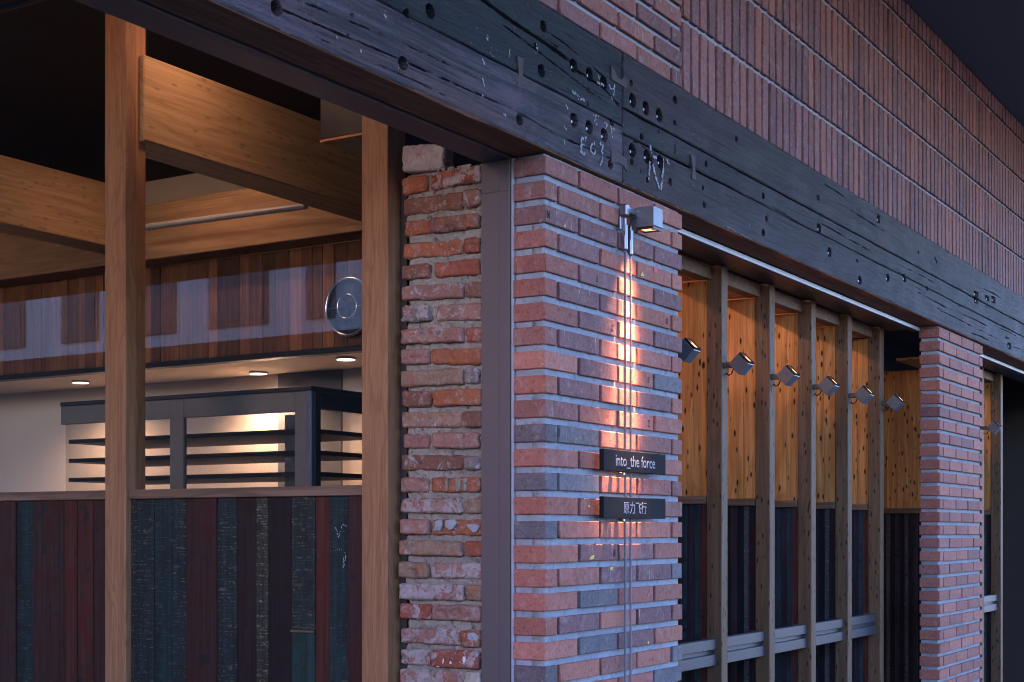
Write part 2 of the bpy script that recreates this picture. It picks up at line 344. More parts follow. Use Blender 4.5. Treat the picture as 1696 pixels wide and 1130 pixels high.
# ------------------------------------------------------------------ new brickwork
PITCH, HB = .0684, .0496
def row_top(n): return 2.5341-(n-1)*PITCH
_bc = {}
def brick_mesh(lx, ly, lz, var=0):
    key = (round(lx, 4), round(ly, 4), round(lz, 4), var)
    if key not in _bc:
        sdv = (hash(key) & 0xffff)*.013
        nx, ny, nz = max(3, int(lx/.011)), 6, max(5, int(lz/.011))
        bm = bmesh.new(); gx, gy, gz = np.linspace(-lx/2, lx/2, nx+1), np.linspace(0, ly, ny+1), np.linspace(0, lz, nz+1)
        # keep the outermost rows narrow so that the arrises stay crisp
        for g_, L in ((gx, lx), (gy, ly), (gz, lz)):
            g_[1] = g_[0]+.0022; g_[-2] = g_[-1]-.0022
        vd = {}
        def vv(i, j, k):
            if (i, j, k) not in vd: vd[(i, j, k)] = bm.verts.new((gx[i], gy[j], gz[k]))
            return vd[(i, j, k)]
        for i in range(nx):
            for k in range(nz):
                bm.faces.new((vv(i, 0, k), vv(i+1, 0, k), vv(i+1, 0, k+1), vv(i, 0, k+1))); bm.faces.new((vv(i, ny, k), vv(i, ny, k+1), vv(i+1, ny, k+1), vv(i+1, ny, k)))
            for j in range(ny):
                bm.faces.new((vv(i, j, 0), vv(i, j+1, 0), vv(i+1, j+1, 0), vv(i+1, j, 0))); bm.faces.new((vv(i, j, nz), vv(i+1, j, nz), vv(i+1, j+1, nz), vv(i, j+1, nz)))
        for j in range(ny):
            for k in range(nz):
                bm.faces.new((vv(0, j, k), vv(0, j, k+1), vv(0, j+1, k+1), vv(0, j+1, k))); bm.faces.new((vv(nx, j, k), vv(nx, j+1, k), vv(nx, j+1, k+1), vv(nx, j, k+1)))
        ks = list(vd.items()); P = np.array([v.co[:] for _, v in ks])
        n1 = np.stack([fbm(P[:, 0]*30+q*9, P[:, 1]*30+sdv, P[:, 2]*30+q, 3) for q in range(3)], 1)
        ch = np.clip(fbm(P[:, 0]*45+sdv, P[:, 1]*45, P[:, 2]*45+sdv*.7, 3)-.18, 0, 1)
        cen = np.array([0, ly/2, lz/2]); half = np.array([lx/2, ly/2, lz/2])
        onf = np.abs(np.abs(P-cen)-half) < 1e-6; ne = onf.sum(1)
        out = P+n1*.0005
        out -= np.sign(P-cen)*onf*np.where(ne >= 2, .0010+ch*.011, 0)[:, None]
        for (_, v), c in zip(ks, out): v.co = c
        me = bpy.data.meshes.new('brick'); bm.to_mesh(me); bm.free(); me.materials.append(MB); _bc[key] = me
    return _bc[key]
REDS = [(.42, .135, .088), (.38, .12, .08), (.44, .15, .095), (.35, .11, .078), (.31, .115, .085), (.41, .13, .08)]
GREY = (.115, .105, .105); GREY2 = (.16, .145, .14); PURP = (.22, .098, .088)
def brick(parent, x0, x1, y0, z0, ly=.10, lz=HB, color=None, worn=0.0, tilt=.003):
    lx = x1-x0; me = brick_mesh(round(lx, 3), ly, lz, random.randrange(5))
    o = link_mesh('brick', me, MB, parent, ((x0+x1)/2, y0+random.uniform(-.0015, .0015), z0+random.uniform(-.0008, .0008)))
    c = color or random.choice(REDS); j = random.uniform(.80, 1.12)
    o.color = (c[0]*j, c[1]*j, c[2]*j, 1-worn)
    o.rotation_euler = (random.uniform(-tilt, tilt), random.uniform(-tilt, tilt)*.6, random.uniform(-tilt, tilt)*.5)
    return o
W = .9033
EVEN = [0, .1951, .4433, .6928, W]; ODD = [0, .0735, .326, .5707, .824, W]
J2 = .0073
SPECIAL = {(11, 0): GREY, (11, 1): GREY2, (13, 0): GREY, (13, 1): GREY2, (15, 0): GREY, (21, 0): GREY, (8, 3): GREY2, (17, 4): GREY2,
           (18, 1): GREY2, (20, 1): GREY, (21, 4): GREY2, (22, 3): GREY2, (2, 0): PURP, (2, 1): PURP, (3, 1): PURP, (4, 1): PURP, (7, 1): PURP,
           (5, 1): PURP, (8, 1): PURP, (9, 1): PURP, (9, 3): PURP, (16, 1): PURP, (16, 2): PURP, (17, 2): PURP, (17, 3): PURP, (19, 1): PURP, (19, 3): PURP, (20, 2): PURP,
           (2, 2): PURP, (2, 3): PURP, (4, 3): PURP, (6, 1): PURP, (6, 3): PURP, (5, 2): PURP}
PILLAR = {}
def pillar(x_off, label, special, depth_end=.106):
    p = thing('brick_pillar', label, 'pillar', (x_off+W/2, .1, 0), 'brick pillars carrying the beam')
    for n in range(0, 38):
        xs = EVEN if n % 2 == 0 else ODD
        zt = row_top(n); zb = zt-HB
        if zb < 0: break
        for i in range(len(xs)-1):
            a = xs[i]+(J2 if i else 0); b = xs[i+1]-(J2 if i < len(xs)-2 else 0)
            col = special.get((n, i))
            worn = 1.0 if col == PURP else (.35 if random.random() < .3 else 0.05)
            o = brick(p, x_off+a, x_off+b, 0, zb, .106 if i == 0 else .10, HB, col, worn)
            PILLAR[(x_off, n, i)] = o
    box('mortar_core', x_off+.014, x_off+W-.014, .0145, .115 if x_off == 0 else .10, 0, 2.6125, MM, p, 0)
    return p
P1 = pillar(0, 'red brick pillar with pale mortar, lamp, cables and two dark name plates', SPECIAL)
def pm_depth(U, V):
    return .0110+.0028*fbm(U*22, V*26, 2.2)+.0012*fbm(U*90, V*90, 6.1)-np.clip(fbm(U*12, V*30, 9.4)-.35, 0, 1)*.012
V_, F_ = hf_block(np.linspace(.0105, W-.0100, 180), 1.02, 2.611, 300, pm_depth, .05, lambda u, v, d: (u, d, v))
from_data('pointing', V_, F_, MM, P1, smooth=True)
V_, F_ = hf_block(np.linspace(.0105, .104, 24), 1.02, 2.611, 300, lambda U, V: pm_depth(U+3, V), .05, lambda u, v, d: (d, u, v), flip=True)
from_data('pointing', V_, F_, MM, P1, smooth=True)
P2X = 4.05
P2 = pillar(P2X, 'plain red brick pillar farther along the front beyond the timber fins', {})
box('sealant', .0035, .03, .1065, .1155, 0, 2.61, MSEAL, P1, .001)

# wall above the beam
BT = 3.025
uw = thing('brick_wall', 'red brick wall in running bond above the old timber beam', 'wall', (0, .1, BT))
for r in range(0, 16):
    base = ODD if r % 2 == 0 else EVEN
    js = sorted(set([base[1]+.2495*k for k in range(-6, 4)]))
    js = [j for j in js if j < W-.04]+[W]
    z0 = BT+r*PITCH
    for a, b in zip(js, js[1:]):
        if b < -1.2: continue
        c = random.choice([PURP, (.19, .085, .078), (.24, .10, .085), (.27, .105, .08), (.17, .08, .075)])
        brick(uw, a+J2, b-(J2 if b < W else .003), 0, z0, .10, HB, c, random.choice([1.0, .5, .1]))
box('mortar_core', -1.4, W+.0045, .0135, .24, 3.0195, 4.3, MM, uw, 0)
sp = thing('upright_brick_panel', 'panel of red bricks stood on end above the beam, right of the running bond', 'wall', (3, .1, BT))
cols = []
x = .9105
while x < 9.2:
    for r in range(0, 9):
        cols.append((x, r))
    x += .0708
def sold_key(c): # distance to the eye
    return (c[0]-EYE.x)**2+(EYE.y)**2+(BT+c[1]*.2465-EYE.z)**2
vis = [c for c in cols if (BT+c[1]*.2465-EYE.z)/((c[0]-.094)*.8517+4.0) < .40]
vis.sort(key=sold_key); keep = set(vis[:300])
bmr = bmesh.new()
for (x, r) in cols:
    z0 = 3.0235+r*.2465
    if (x, r) in keep:
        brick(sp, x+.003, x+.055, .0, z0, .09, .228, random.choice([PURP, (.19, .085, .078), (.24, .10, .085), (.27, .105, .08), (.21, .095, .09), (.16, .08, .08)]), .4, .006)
    else:
        bbox(bmr, x+.003, x+.055, 0, .05, z0, z0+.228)
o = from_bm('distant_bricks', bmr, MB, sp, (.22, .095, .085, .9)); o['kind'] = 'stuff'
box('mortar_core', W+.005, 9.2, .0135, .24, 3.0195, 5.3, MM, sp, 0)

# engraved letters, paint and paper bits on bricks
def text_mesh(name, body, size, mat, parent, origin, squeeze=1.0, depth=.0006, fit=None):
    cu = bpy.data.curves.new(name, 'FONT'); cu.body = body; cu.size = size; cu.extrude = depth; cu.resolution_u = 3
    tmp = bpy.data.objects.new('tmp_text', cu); C.objects.link(tmp); bpy.context.view_layer.update()
    me = bpy.data.meshes.new_from_object(tmp.evaluated_get(bpy.context.evaluated_depsgraph_get()))
    bpy.data.objects.remove(tmp)
    co = np.array([v.co[:] for v in me.vertices])
    if fit:
        lo, hi = co.min(0), co.max(0); co[:, 0] = (co[:, 0]-lo[0])/(hi[0]-lo[0])*fit[0]; co[:, 1] = (co[:, 1]-lo[1])/(hi[1]-lo[1])*fit[1]
    out = np.stack([co[:, 0]*squeeze, -co[:, 2], co[:, 1]], 1)
    me.vertices.foreach_set('co', out.ravel()); me.update(); me.name = name
    return link_mesh(name, me, mat, parent, origin)
for (n, i, ch, x, dz, s) in [(2, 0, 'N', .006, .012, .032), (5, 3, 'U', .535-.0+.26, .012, .03), (6, 1, 'C', .395, .012, .032), (8, 2, 'E', .645, .014, .028), (10, 2, '2', .645, .010, .034), (16, 1, 'N', .405, .012, .032), (4, 1, 'L', .30, .012, .026)]:
    if n == 5: x = .775; i = 3
    b = PILLAR[(0, n, i)]
    text_mesh('engraved_letter', ch, s, MENG, b, (x, -.0022, row_top(n)-HB+dz), .62)
def blob(name, pts, mat, parent, y=-.003, th=.0012):
    bm = bmesh.new()
    a = [bm.verts.new((p[0], y, p[1])) for p in pts]; b = [bm.verts.new((p[0], y+th, p[1])) for p in pts]
    n = len(pts); bm.faces.new(a); bm.faces.new(b[::-1])
    for k in range(n): bm.faces.new((a[k], b[k], b[(k+1) % n], a[(k+1) % n]))
    bmesh.ops.recalc_face_normals(bm, faces=bm.faces)
    return from_bm(name, bm, mat, parent)
def px(u, v, y=-.003):
    p = on_y(u, v, y); return (p.x, p.z)
def bpx(lst, y=-.003): return [px(u, v, y) for u, v in lst]
blob('red_sticker', bpx([(1083, 442), (1089, 440), (1090, 451), (1084, 453)]), MRED, PILLAR[(0, 3, 3)])
blob('paint_fleck', bpx([(1061, 457), (1064, 449), (1067, 458)]), MYEL, PILLAR[(0, 3, 3)])
blob('paint_fleck', bpx([(976, 926), (980, 921), (985, 919), (983, 926), (979, 927)]), MYEL, PILLAR[(0, 16, 1)])
blob('paint_fleck', bpx([(1010, 941), (1016, 938), (1014, 945), (1011, 944)]), MYEL, PILLAR[(0, 17, 2)])
blob('paint_fleck', bpx([(1073, 1063), (1075, 1062), (1075, 1067), (1073, 1067)]), MYEL, PILLAR[(0, 20, 2)])
blob('paint_fleck', bpx([(1073, 985), (1076, 982), (1074, 988)]), MPINK, PILLAR[(0, 18, 2)])
blob('paint_fleck', bpx([(974, 838), (977, 837), (976, 842)]), MYEL, PILLAR[(0, 14, 1)])
blob('paint_fleck', bpx([(934, 375), (936, 370), (937, 377)]), MYEL, PILLAR[(0, 2, 0)])
blob('paper_scrap', [(-.001, .0), (.010, .001), (.005, .018), (.001, .006)], MCHALK, None) if False else None

# ------------------------------------------------------------------ old timber beam
YF = -.012
ZB, ZT = 2.6134, 3.018
HOLES = []
for (u, v, r) in [(458, 13, .015), (714, 18, .0165), (668, 105, .015), (901, 43, .014), (898, 117, .0165), (861, 199, .014), (951, 109, .0178), (977, 123, .0178), (1001, 137, .0178),
                  (951, 199, .0185), (976, 211, .0185), (1001, 224, .0185), (1048, 166, .0195), (1070, 179, .0195), (1092, 191, .0195), (1048, 249, .0195), (1072, 259, .0195), (1094, 268, .0195),
                  (430+245, 22, .010), (1014, 203, .010), (1012, 272, .013), (1079, 267, .010), (1118, 165, .012), (1046, 137, .008), (1118, 203, .008), (1064, 226, .009), (1047, 268, .008), (1171, 271, .010), (1220, 230, .010), (1111, 301, .011), (1266, 230+94, .012), (1167, 339, .010), (1265, 385, .012), (1073, 298, .008), (1270, 362, .010), (576, 59, .004), (584, 25, .004), (888, 75, .006), (1165, 311, .007)]:
    p = on_y(u, v, YF); HOLES.append((p.x, p.z, r))
rh = random.Random(5)
for k in range(26): HOLES.append((rh.uniform(2.1, 7), rh.uniform(2.65, 2.98), rh.choice([.018, .018, .011, .008])))
CRACKS = []   # polyline in px -> (x,z), half width, depth
def crack(pts, hw, dp): CRACKS.append(([(on_y(u, v, YF).x, on_y(u, v, YF).z) for u, v in pts], hw, dp))
crack([(470, 17), (560, 55), (660, 97), (760, 142), (850, 181), (930, 227), (1012, 262)], .0016, .012)
crack([(494, 0), (560, 27), (640, 60), (720, 96), (800, 133)], .0011, .008)
crack([(520, 60), (620, 104), (700, 140), (740, 160)], .0009, .005)
crack([(790, -8), (850, 36), (905, 72), (933, 92), (945, 102)], .0045, .018)
crack([(955, 116), (970, 125), (1000, 145), (1026, 174)], .0028, .016)
crack([(830, 38), (870, 68), (905, 95), (975, 149)], .0016, .010)
crack([(975, 149), (1000, 165), (1026, 190)], .0010, .007)
crack([(906, 51), (940, 75), (970, 100), (1005, 130)], .0016, .010)
crack([(976, 145), (975, 176)], .0012, .010)
crack([(1026, 93), (1027, 125)], .0016, .012)
crack([(1092, 209), (1093, 222)], .0016, .012)
crack([(1120, 235), (1119, 255)], .0012, .010)
crack([(1153, 245), (1153, 258)], .0014, .010)
crack([(1214, 278), (1214, 292)], .0010, .009)
crack([(1061, 277), (1062, 293)], .0010, .009)
crack([(1166, 300), (1200, 320), (1240, 347)], .0010, .006)
crack([(1155, 316), (1155, 331)], .0008, .007)
crack([(681, 0), (681, 22)], .0011, .009)
crack([(764, 27), (765, 48)], .0018, .010)
crack([(1030, 222), (1060, 240), (1080, 252)], .0010, .008)
crack([(900, 60), (925, 78)], .001, .006)
for k in range(22):
    a = rh.uniform(2.1, 6.5); zz = rh.uniform(2.63, 3.0); L = rh.uniform(.2, .7); zc = zz+rh.uniform(-.01, .01)
    CRACKS.append(([(a, zz), (a+L/2, zc+.004), (a+L, zc)], rh.choice([.001, .0015, .0025]), .01))
def beam_depth(seed):
    def f(U, V):
        D = .0020*fbm(U*3, V*22, seed)+.0020*fbm(U*9, V*110, seed+3)
        big = fbm(U*2.2, V*9, seed+9); D = D+.0022*np.clip(big, 0, 1)
        for (hx, hz, r) in HOLES:
            r = r*1.1
            m = (np.abs(U-hx) < r*1.6) & (np.abs(V-hz) < r*1.6)
            if m.any():
                d = np.sqrt((U[m]-hx)**2+(V[m]-hz)**2)+.0012*fbm(U[m]*70, V[m]*70, hx)
                D[m] = np.maximum(D[m], np.clip((r-d)/.0022, 0, 1)*(.034 if r > .0125 else .016)+np.clip((r*1.25-d)/(r*.25), 0, 1)*.0012)
        for (pts, hw, dp) in CRACKS:
            for (a, b) in zip(pts, pts[1:]):
                ax, az = a; bx, bz = b
                m = (U > min(ax, bx)-.02) & (U < max(ax, bx)+.02) & (V > min(az, bz)-.02) & (V < max(az, bz)+.02)
                if not m.any(): continue
                u, v = U[m], V[m]
                L2 = (bx-ax)**2+(bz-az)**2
                t = np.clip(((u-ax)*(bx-ax)+(v-az)*(bz-az))/L2, 0, 1)
                d = np.sqrt((u-ax-t*(bx-ax))**2+(v-az-t*(bz-az))**2)
                wob = .0022*vnoise(u*35, v*60, 4.0)+.0012*vnoise(u*140, v*90, 2.0); gate = np.clip(.75+.9*vnoise(u*16, v*30, 9.0), .15, 1)
                D[m] = np.maximum(D[m], np.clip((hw*1.25-np.abs(d+wob*.5))/(hw*1.0), 0, 1)*dp*gate)
        return D
    return f
def xgrid(x0, x1):
    pts = []
    x = x0
    while x < x1-1e-6:
        pts.append(x); x += .0045 if -1.35 < x < 1.95 else (.012 if x < 4 and x > 0 else .05)
    pts.append(x1); return np.array(pts)
beam = thing('timber_beam', 'long dark weathered timber beam with bolt holes, cracks and chalk marks across the front', 'beam', (1.5, .05, ZB))
PUR = (.042, .032, .036); TEAL = (.003, .0075, .009); BRN = (.016, .011, .0115); BLU = (.010, .009, .011)
def timber(x0, x1, zlo, zhi, color, seed, y_in=.0, edge=.006, back=.117):
    f0 = beam_depth(seed)
    lo_f = (lambda u: zlo+.0018*fbm(u*9, 3.1, seed)) if np.isscalar(zlo) else zlo
    hi_f = (lambda u: zhi+.0015*fbm(u*9, 7.7, seed)) if np.isscalar(zhi) else zhi
    def depth(U, V):
        D = f0(U, V)+y_in
        lo = lo_f(U[:, 0])[:, None]; hi = hi_f(U[:, 0])[:, None]
        e = np.minimum(V-lo, hi-V); ew = edge*(1+.7*fbm(U*6, V*3, seed+20))
        chip = np.clip(fbm(U*5, V*8, seed+31)-.25, 0, 1)*.02
        D += np.clip(1-e/np.maximum(ew+chip, .001), 0, 1)**2*(.005+chip*.6)
        ex = np.minimum(U-x0, x1-U); D += np.clip(1-ex/.003, 0, 1)*.003
        return D
    nz = max(8, int((np.mean(hi_f(np.array([x0, x1])))-np.mean(lo_f(np.array([x0, x1]))))/.0024))
    V_, F_ = hf_block(xgrid(x0, x1), lo_f, hi_f, nz, depth, back, lambda u, v, d: (u, YF+d, v))
    o = from_data('timber', V_, F_, MBEAM, beam, color, smooth=False); o.data.materials.append(MUNDER)
    nr = np.zeros(len(o.data.polygons)*3); o.data.polygons.foreach_get('normal', nr)
    pc_ = np.zeros(len(o.data.polygons)*3); o.data.polygons.foreach_get('center', pc_)
    o.data.polygons.foreach_set('material_index', ((nr.reshape(-1, 3)[:, 2] < -.6) & (pc_.reshape(-1, 3)[:, 2] < .006) & (zlo == ZB if np.isscalar(zlo) else False)).astype(int))   # sawn brown underside
    return o
XJ = .4495
timber(-4.2, XJ, ZB, 2.788, PUR, 1.3)
timber(-4.2, XJ, 2.7905, ZT, TEAL, 2.7, .0015)
timber(XJ+.0015, 9.2, ZB, lambda u: 2.7665+.0035*fbm(u*3, 1.0)-.003*np.exp(-((u-.95)/.25)**2), (.016, .011, .0125), 3.9, .001)
timber(XJ+.0015, 9.2, lambda u: 2.7695+.0035*fbm(u*3, 1.0)+.002*np.exp(-((u-.85)/.3)**2), 2.8465, BLU, 5.1, .003)
timber(XJ+.0015, 9.2, 2.8485, ZT, BRN, 6.6, 0)
# bolts set back in the larger holes
for k, (hx, hz, r) in enumerate(HOLES):
    if r < .0176: continue
    bm = bmesh.new(); cx, cz = hx-.004, hz-.004
    tube(bm, [(cx, YF+.006, cz), (cx, YF+.03, cz)], .0045, 8); tube(bm, [(cx, YF+.016, cz), (cx, YF+.03, cz)], .0085, 6)
    from_bm('bolt', bm, MCHROME, beam)
def prism(name, pts, y0, y1, mat, parent):
    bm = bmesh.new(); a = [bm.verts.new((p[0], y0, p[1])) for p in pts]; b = [bm.verts.new((p[0], y1, p[1])) for p in pts]
    n = len(pts); bm.faces.new(a); bm.faces.new(b[::-1])
    for k in range(n): bm.faces.new((a[k], b[k], b[(k+1) % n], a[(k+1) % n]))
    bmesh.ops.recalc_face_normals(bm, faces=bm.faces)
    return from_bm(name, bm, mat, parent)
prism('bowtie_key', bpx([(856.5, 93), (867, 97), (865.5, 120), (867, 147), (856, 142), (859, 120)], YF), YF-.0012, YF+.02, MBUTTER, beam)
prism('bowtie_key', bpx([(1144, 256), (1151.5, 260), (1151, 281), (1153, 299), (1145.5, 296), (1147, 278)], YF), YF-.0012, YF+.02, MBUTTER, beam)
prism('inlay_patch', bpx([(1012.5, 108), (1018, 118), (1025, 131), (1030, 132), (1033, 127), (1038.5, 134), (1038.5, 147), (1012.5, 131)], YF), YF-.0008, YF+.02, MBUTTER, beam)
prism('inlay_patch', bpx([(1012.5, 249.5), (1038.5, 262), (1038.5, 285), (1034, 276), (1026, 270), (1019, 268), (1012.5, 271)], YF), YF-.0008, YF+.02, MBUTTER, beam)
def chalk(name, strokes, parent, y, r=.003, dens=1.0, mat=None, plane='y', keep_p=.75, seed=1):
    rr = random.Random(seed); V_, F_ = [], []
    for st in strokes:
        for (a, b) in zip(st, st[1:]):
            pa, pb = (on_y(*a, y), on_y(*b, y)) if plane == 'y' else (on_x(*a, y), on_x(*b, y))
            n = max(2, int((pb-pa).length/(r*.8)*dens))
            for k in range(n):
                if rr.random() > keep_p: continue
                p = pa.lerp(pb, (k+rr.random())/n); q = r*rr.uniform(.45, 1.15); m = rr.choice([5, 6, 7]); i0 = len(V_)
                dx, dz = rr.gauss(0, r*.35), rr.gauss(0, r*.35); t0 = rr.random()*6
                h = rr.uniform(.0004, .0012)
                for t in range(m):
                    s_ = q*rr.uniform(.6, 1.2); A = t0+t*6.283/m
                    ca, cz = dx+s_*math.cos(A), dz+s_*math.sin(A)*1.2
                    V_.append((p.x+ca, p.y-h, p.z+cz) if plane == 'y' else (p.x-h, p.y+ca, p.z+cz))
                F_.append(list(range(i0, i0+m)) if plane == 'y' else list(range(i0, i0+m))[::-1])
    return from_data(name, V_, F_, mat or MCHALK, parent)
yc = YF-.0012
chalk('chalk_letter', [[(962, 228), (963, 244)], [(962, 229), (970, 228)], [(963, 240), (970, 241)], [(963, 243), (961, 252), (967, 255), (970, 253)], [(964, 230), (970, 234)]], beam, yc, .0040, 1.3, keep_p=.62, seed=2)
chalk('chalk_letter', [[(985, 236), (979, 240), (978, 250), (982, 256), (986, 252)], [(992, 237), (999, 241), (996, 250), (999, 256), (997, 266), (993, 274)]], beam, yc, .0038, 1.3, keep_p=.6, seed=3)
chalk('chalk_letter', [[(983, 191), (990, 192)], [(986, 192), (987, 198)], [(1001, 202), (1006, 206), (1003, 212)], [(1011, 209), (1013, 215), (1018, 214)], [(1012, 215), (1014, 228)], [(984, 200), (990, 209)]], beam, yc, .0042, 1.2, keep_p=.6, seed=4)
chalk('chalk_letter', [[(1077, 243), (1078, 254)], [(1080, 258), (1088, 262)], [(1076, 272), (1074, 300)], [(1081, 274), (1084, 285), (1088, 300), (1093, 315)], [(1099, 266), (1098, 280), (1097, 300), (1094, 315)], [(1104, 265), (1108, 272)]], beam, yc, .0062, 1.6, keep_p=.65, seed=5)
chalk('chalk_letter', [[(990, 120), (992, 132)], [(1008, 140), (1011, 147), (1017, 148), (1018, 141)], [(1018, 143), (1016, 158)], [(988, 136), (1000, 142)], [(1012, 161), (1015, 164)]], beam, yc, .0036, 1.2, keep_p=.6, seed=6)
chalk('chalk_smear', [[(948, 150), (955, 158), (963, 163), (970, 168)], [(958, 164), (968, 166)]], beam, yc, .0042, 1, keep_p=.5, seed=7)
chalk('chalk_smear', [[(636, 24), (640, 31)], [(799, 100), (803, 107)], [(800, 132), (802, 146)], [(799, 158), (801, 162)], [(844, 83), (843, 96)], [(888, 72), (891, 86)], [(805, 63), (808, 66)], [(833, 188), (838, 192)], [(557, 62), (559, 63)], [(597, 83), (598, 85)], [(938, 175), (940, 180)], [(934, 209), (937, 214)], [(934, 233), (936, 239)]], beam, yc, .0034, 1.3, keep_p=.9, seed=8)
chalk('chalk_smear', [[(814, 78), (812, 88), (816, 93)], [(806, 56), (809, 62)], [(1204, 347), (1203, 358)], [(1241, 371), (1240, 378)], [(1250, 370), (1252, 374)], [(1203, 375), (1218, 383), (1245, 397)]], beam, yc, .0018, .8, keep_p=.6, seed=9)

# ------------------------------------------------------------------ steel frame of the left opening, steel strip of the right one
sf = thing('opening_surround', 'flat brown steel frame lining the opening left of the pillar', 'frame', (0, .16, 0))
box('head_plate', -4.2, .012, .1155, .213, 2.609, 2.621, MSTEEL, sf, .001)
box('jamb_plate', -.003, .012, .1165, .1495, 0, 2.608, MSTEEL, sf, .001)
box('jamb_plate', -.0025, .012, .1505, .213, 0, 2.608, MSTEEL, sf, .001)
o = box('weld_bead', -.0045, -.002, .118, .211, 2.518, 2.5215, MSTEEL, sf, .0008)
for (a, b, nm) in ((W, P2X, 'right of the lamp pillar'), (P2X+W, 9.2, 'beyond the far pillar')):
    st = thing('steel_lintel', 'steel strip with a bright front edge under the beam '+nm, 'lintel', ((a+b)/2, .13, 2.59), 'steel strips under the beam')
    box('front_edge', a+.002, b-.002, .103, .1075, 2.590, 2.608, MSTRIP, st, .0008)
    box('bottom_plate', a+.002, b-.002, .108, .145, 2.590, 2.600, MSTEEL, st, .0008)
    box('track', a+.002, b-.002, .150, .27, 2.602, 2.64, MBLACK, st, .001)
tag(box('beam_backing', -4.2, 9.2, .107, .24, 2.645, 3.017, MVOID, None, 0), 'dark rough backing timber hidden behind the weathered beam', 'beam')

# ------------------------------------------------------------------ reclaimed brick wall in the opening
ow = thing('old_brick_wall', 'rough reclaimed brick wall with smeared mortar between steel jamb and oak post', 'wall', (.05, .36, 0))
ORG, RED, BRW, PNK, GRY_, TAN, PALE = (.33, .105, .045), (.30, .08, .042), (.20, .085, .052), (.31, .15, .11), (.20, .155, .135), (.26, .155, .095), (.40, .34, .27)
ROWS = [  # left/right ends (px), left top/bottom, right top/bottom (px), colours and smear amounts
 ([666, 736], (242, 286), (233, 277), [(PALE, .9)]),
 ([664.5, 706, 713, 797], (295, 323), (272, 300), [(ORG, .25), (RED, .75)]),
 ([666, 765, 768, 795], (329, 357), (311, 341), [(BRW, .35), (BRW, .6)]),
 ([667, 712, 713, 793], (366, 392), (352, 377), [(ORG, .2), (BRW, .35)]),
 ([665, 763, 767, 794], (403, 429), (392, 417), [(ORG, .45), (RED, .2)]),
 ([664, 710, 718, 793], (440, 464), (427, 455), [(BRW, .3), (RED, .3)]),
 ([665, 766, 768, 797], (475, 498), (465, 492), [(PNK, .7), (BRW, .5)]),
 ([665, 712, 720, 795], (508, 534), (500, 530), [(GRY_, .8), (PNK, .6)]),
 ([665, 766, 768, 797], (546, 570), (540, 566), [(PNK, .6), (RED, .5)]),
 ([665, 711, 713, 797], (579, 604), (575, 603), [(PNK, .35), (ORG, .3)]),
 ([663, 766, 768, 792], (614, 641), (608, 635), [(TAN, .2), (GRY_, .7)]),
 ([663, 712, 717, 797], (648, 675), (643, 671), [(BRW, .4), (ORG, .4)]),
 ([663, 761, 766, 797], (682, 709), (681, 708), [(TAN, .6), (BRW, .25)]),
 ([665, 709, 717, 793], (719, 743), (715, 743), [(PNK, .4), (PNK, .3)]),
 ([663, 767, 768, 794], (753, 780), (755, 778), [(BRW, .65), (GRY_, .7)]),
 ([662, 709, 714, 793], (791, 816), (791, 816), [(PNK, .3), (ORG, .6)]),
 ([663, 764, 767, 797], (826, 850), (825, 852), [(PNK, .85), (TAN, .2)]),
 ([663, 710, 713, 797], (860, 885), (861, 888), [(PNK, .45), (ORG, .55)]),
 ([662, 764, 766, 798], (895, 920), (897, 923), [(TAN, .5), (RED, .2)]),
 ([661, 709, 712, 797], (930, 957), (933, 960), [(TAN, .3), (PNK, .85)]),
 ([661, 768, 769, 797], (966, 993), (969, 996), [(PNK, 1.0), (TAN, .4)]),
 ([661, 714, 715, 796], (1000, 1025), (1003, 1031), [(RED, .7), (PNK, .55)]),
 ([662, 763, 764, 795], (1040, 1065), (1044, 1074), [(PNK, .7), (ORG, .7)]),
 ([661, 712, 714, 794], (1075, 1101), (1078, 1110), [(PNK, .9), (RED, .65)]),
 ([660, 766, 769, 796], (1108, 1135), (1113, 1143), [(PNK, .85), (PALE, .5)])]
yL, yR = .213, .503
def old_brick(y0, y1, zl0, zl1, zr0, zr1, color, seed, smear):
    # y0<y1 ; zr* at y0 (right end in the picture), zl* at y1
    w_ = y1-y0; nu = max(12, int(w_/.0032)); nv = 19
    us = np.linspace(0, w_, nu)
    lo = lambda u: zr1+(zl1-zr1)*(u/w_); hi = lambda u: zr0+(zl0-zr0)*(u/w_)
    h_ = zl0-zl1
    def jit(U, V):
        e = .0055
        edge_v = np.clip(1-np.minimum(V-lo(U), hi(U)-V)/.012, 0, 1); edge_u = np.clip(1-np.minimum(U, w_-U)/.012, 0, 1)
        ru = np.clip(1-np.minimum(U, w_-U)/.014, 0, 1)**2; mid = (V-(lo(U)+hi(U))/2)
        V2 = V+edge_v*e*fbm(U*38, V*4, seed)-mid*ru*(.22+.25*np.clip(fbm(U*9+seed, 2., seed), 0, 1))
        U2 = U+edge_u*e*1.1*fbm(V*38, U*3, seed+5)
        return U2, V2
    def depth(U, V):
        ev = np.minimum(V-lo(U), hi(U)-V); eu = np.minimum(U, w_-U); e = np.minimum(ev, eu)
        d = np.clip(1-e/.008, 0, 1)**2*.008
        d += .0036*fbm(U*22, V*28, seed+2)+.0026*fbm(U*80, V*80, seed+3)
        d += np.clip(fbm(U*18, V*24, seed+8)-.15, 0, 1)*.024
        d -= np.clip(fbm(U*26, V*22, seed+12)-(.5-.45*smear), 0, 1)*.004
        return d
    x_off = .007*math.sin(seed*7.1)-.003
    V_, F_ = hf_block(us, lo, hi, nv, depth, .055, lambda u, v, d: (x_off+d, y0+u, v), flip=True, jit=jit)
    return from_data('brick', V_, F_, MOB, ow, tuple(color)+(smear,), smooth=True)
sd = 0
gaps = []
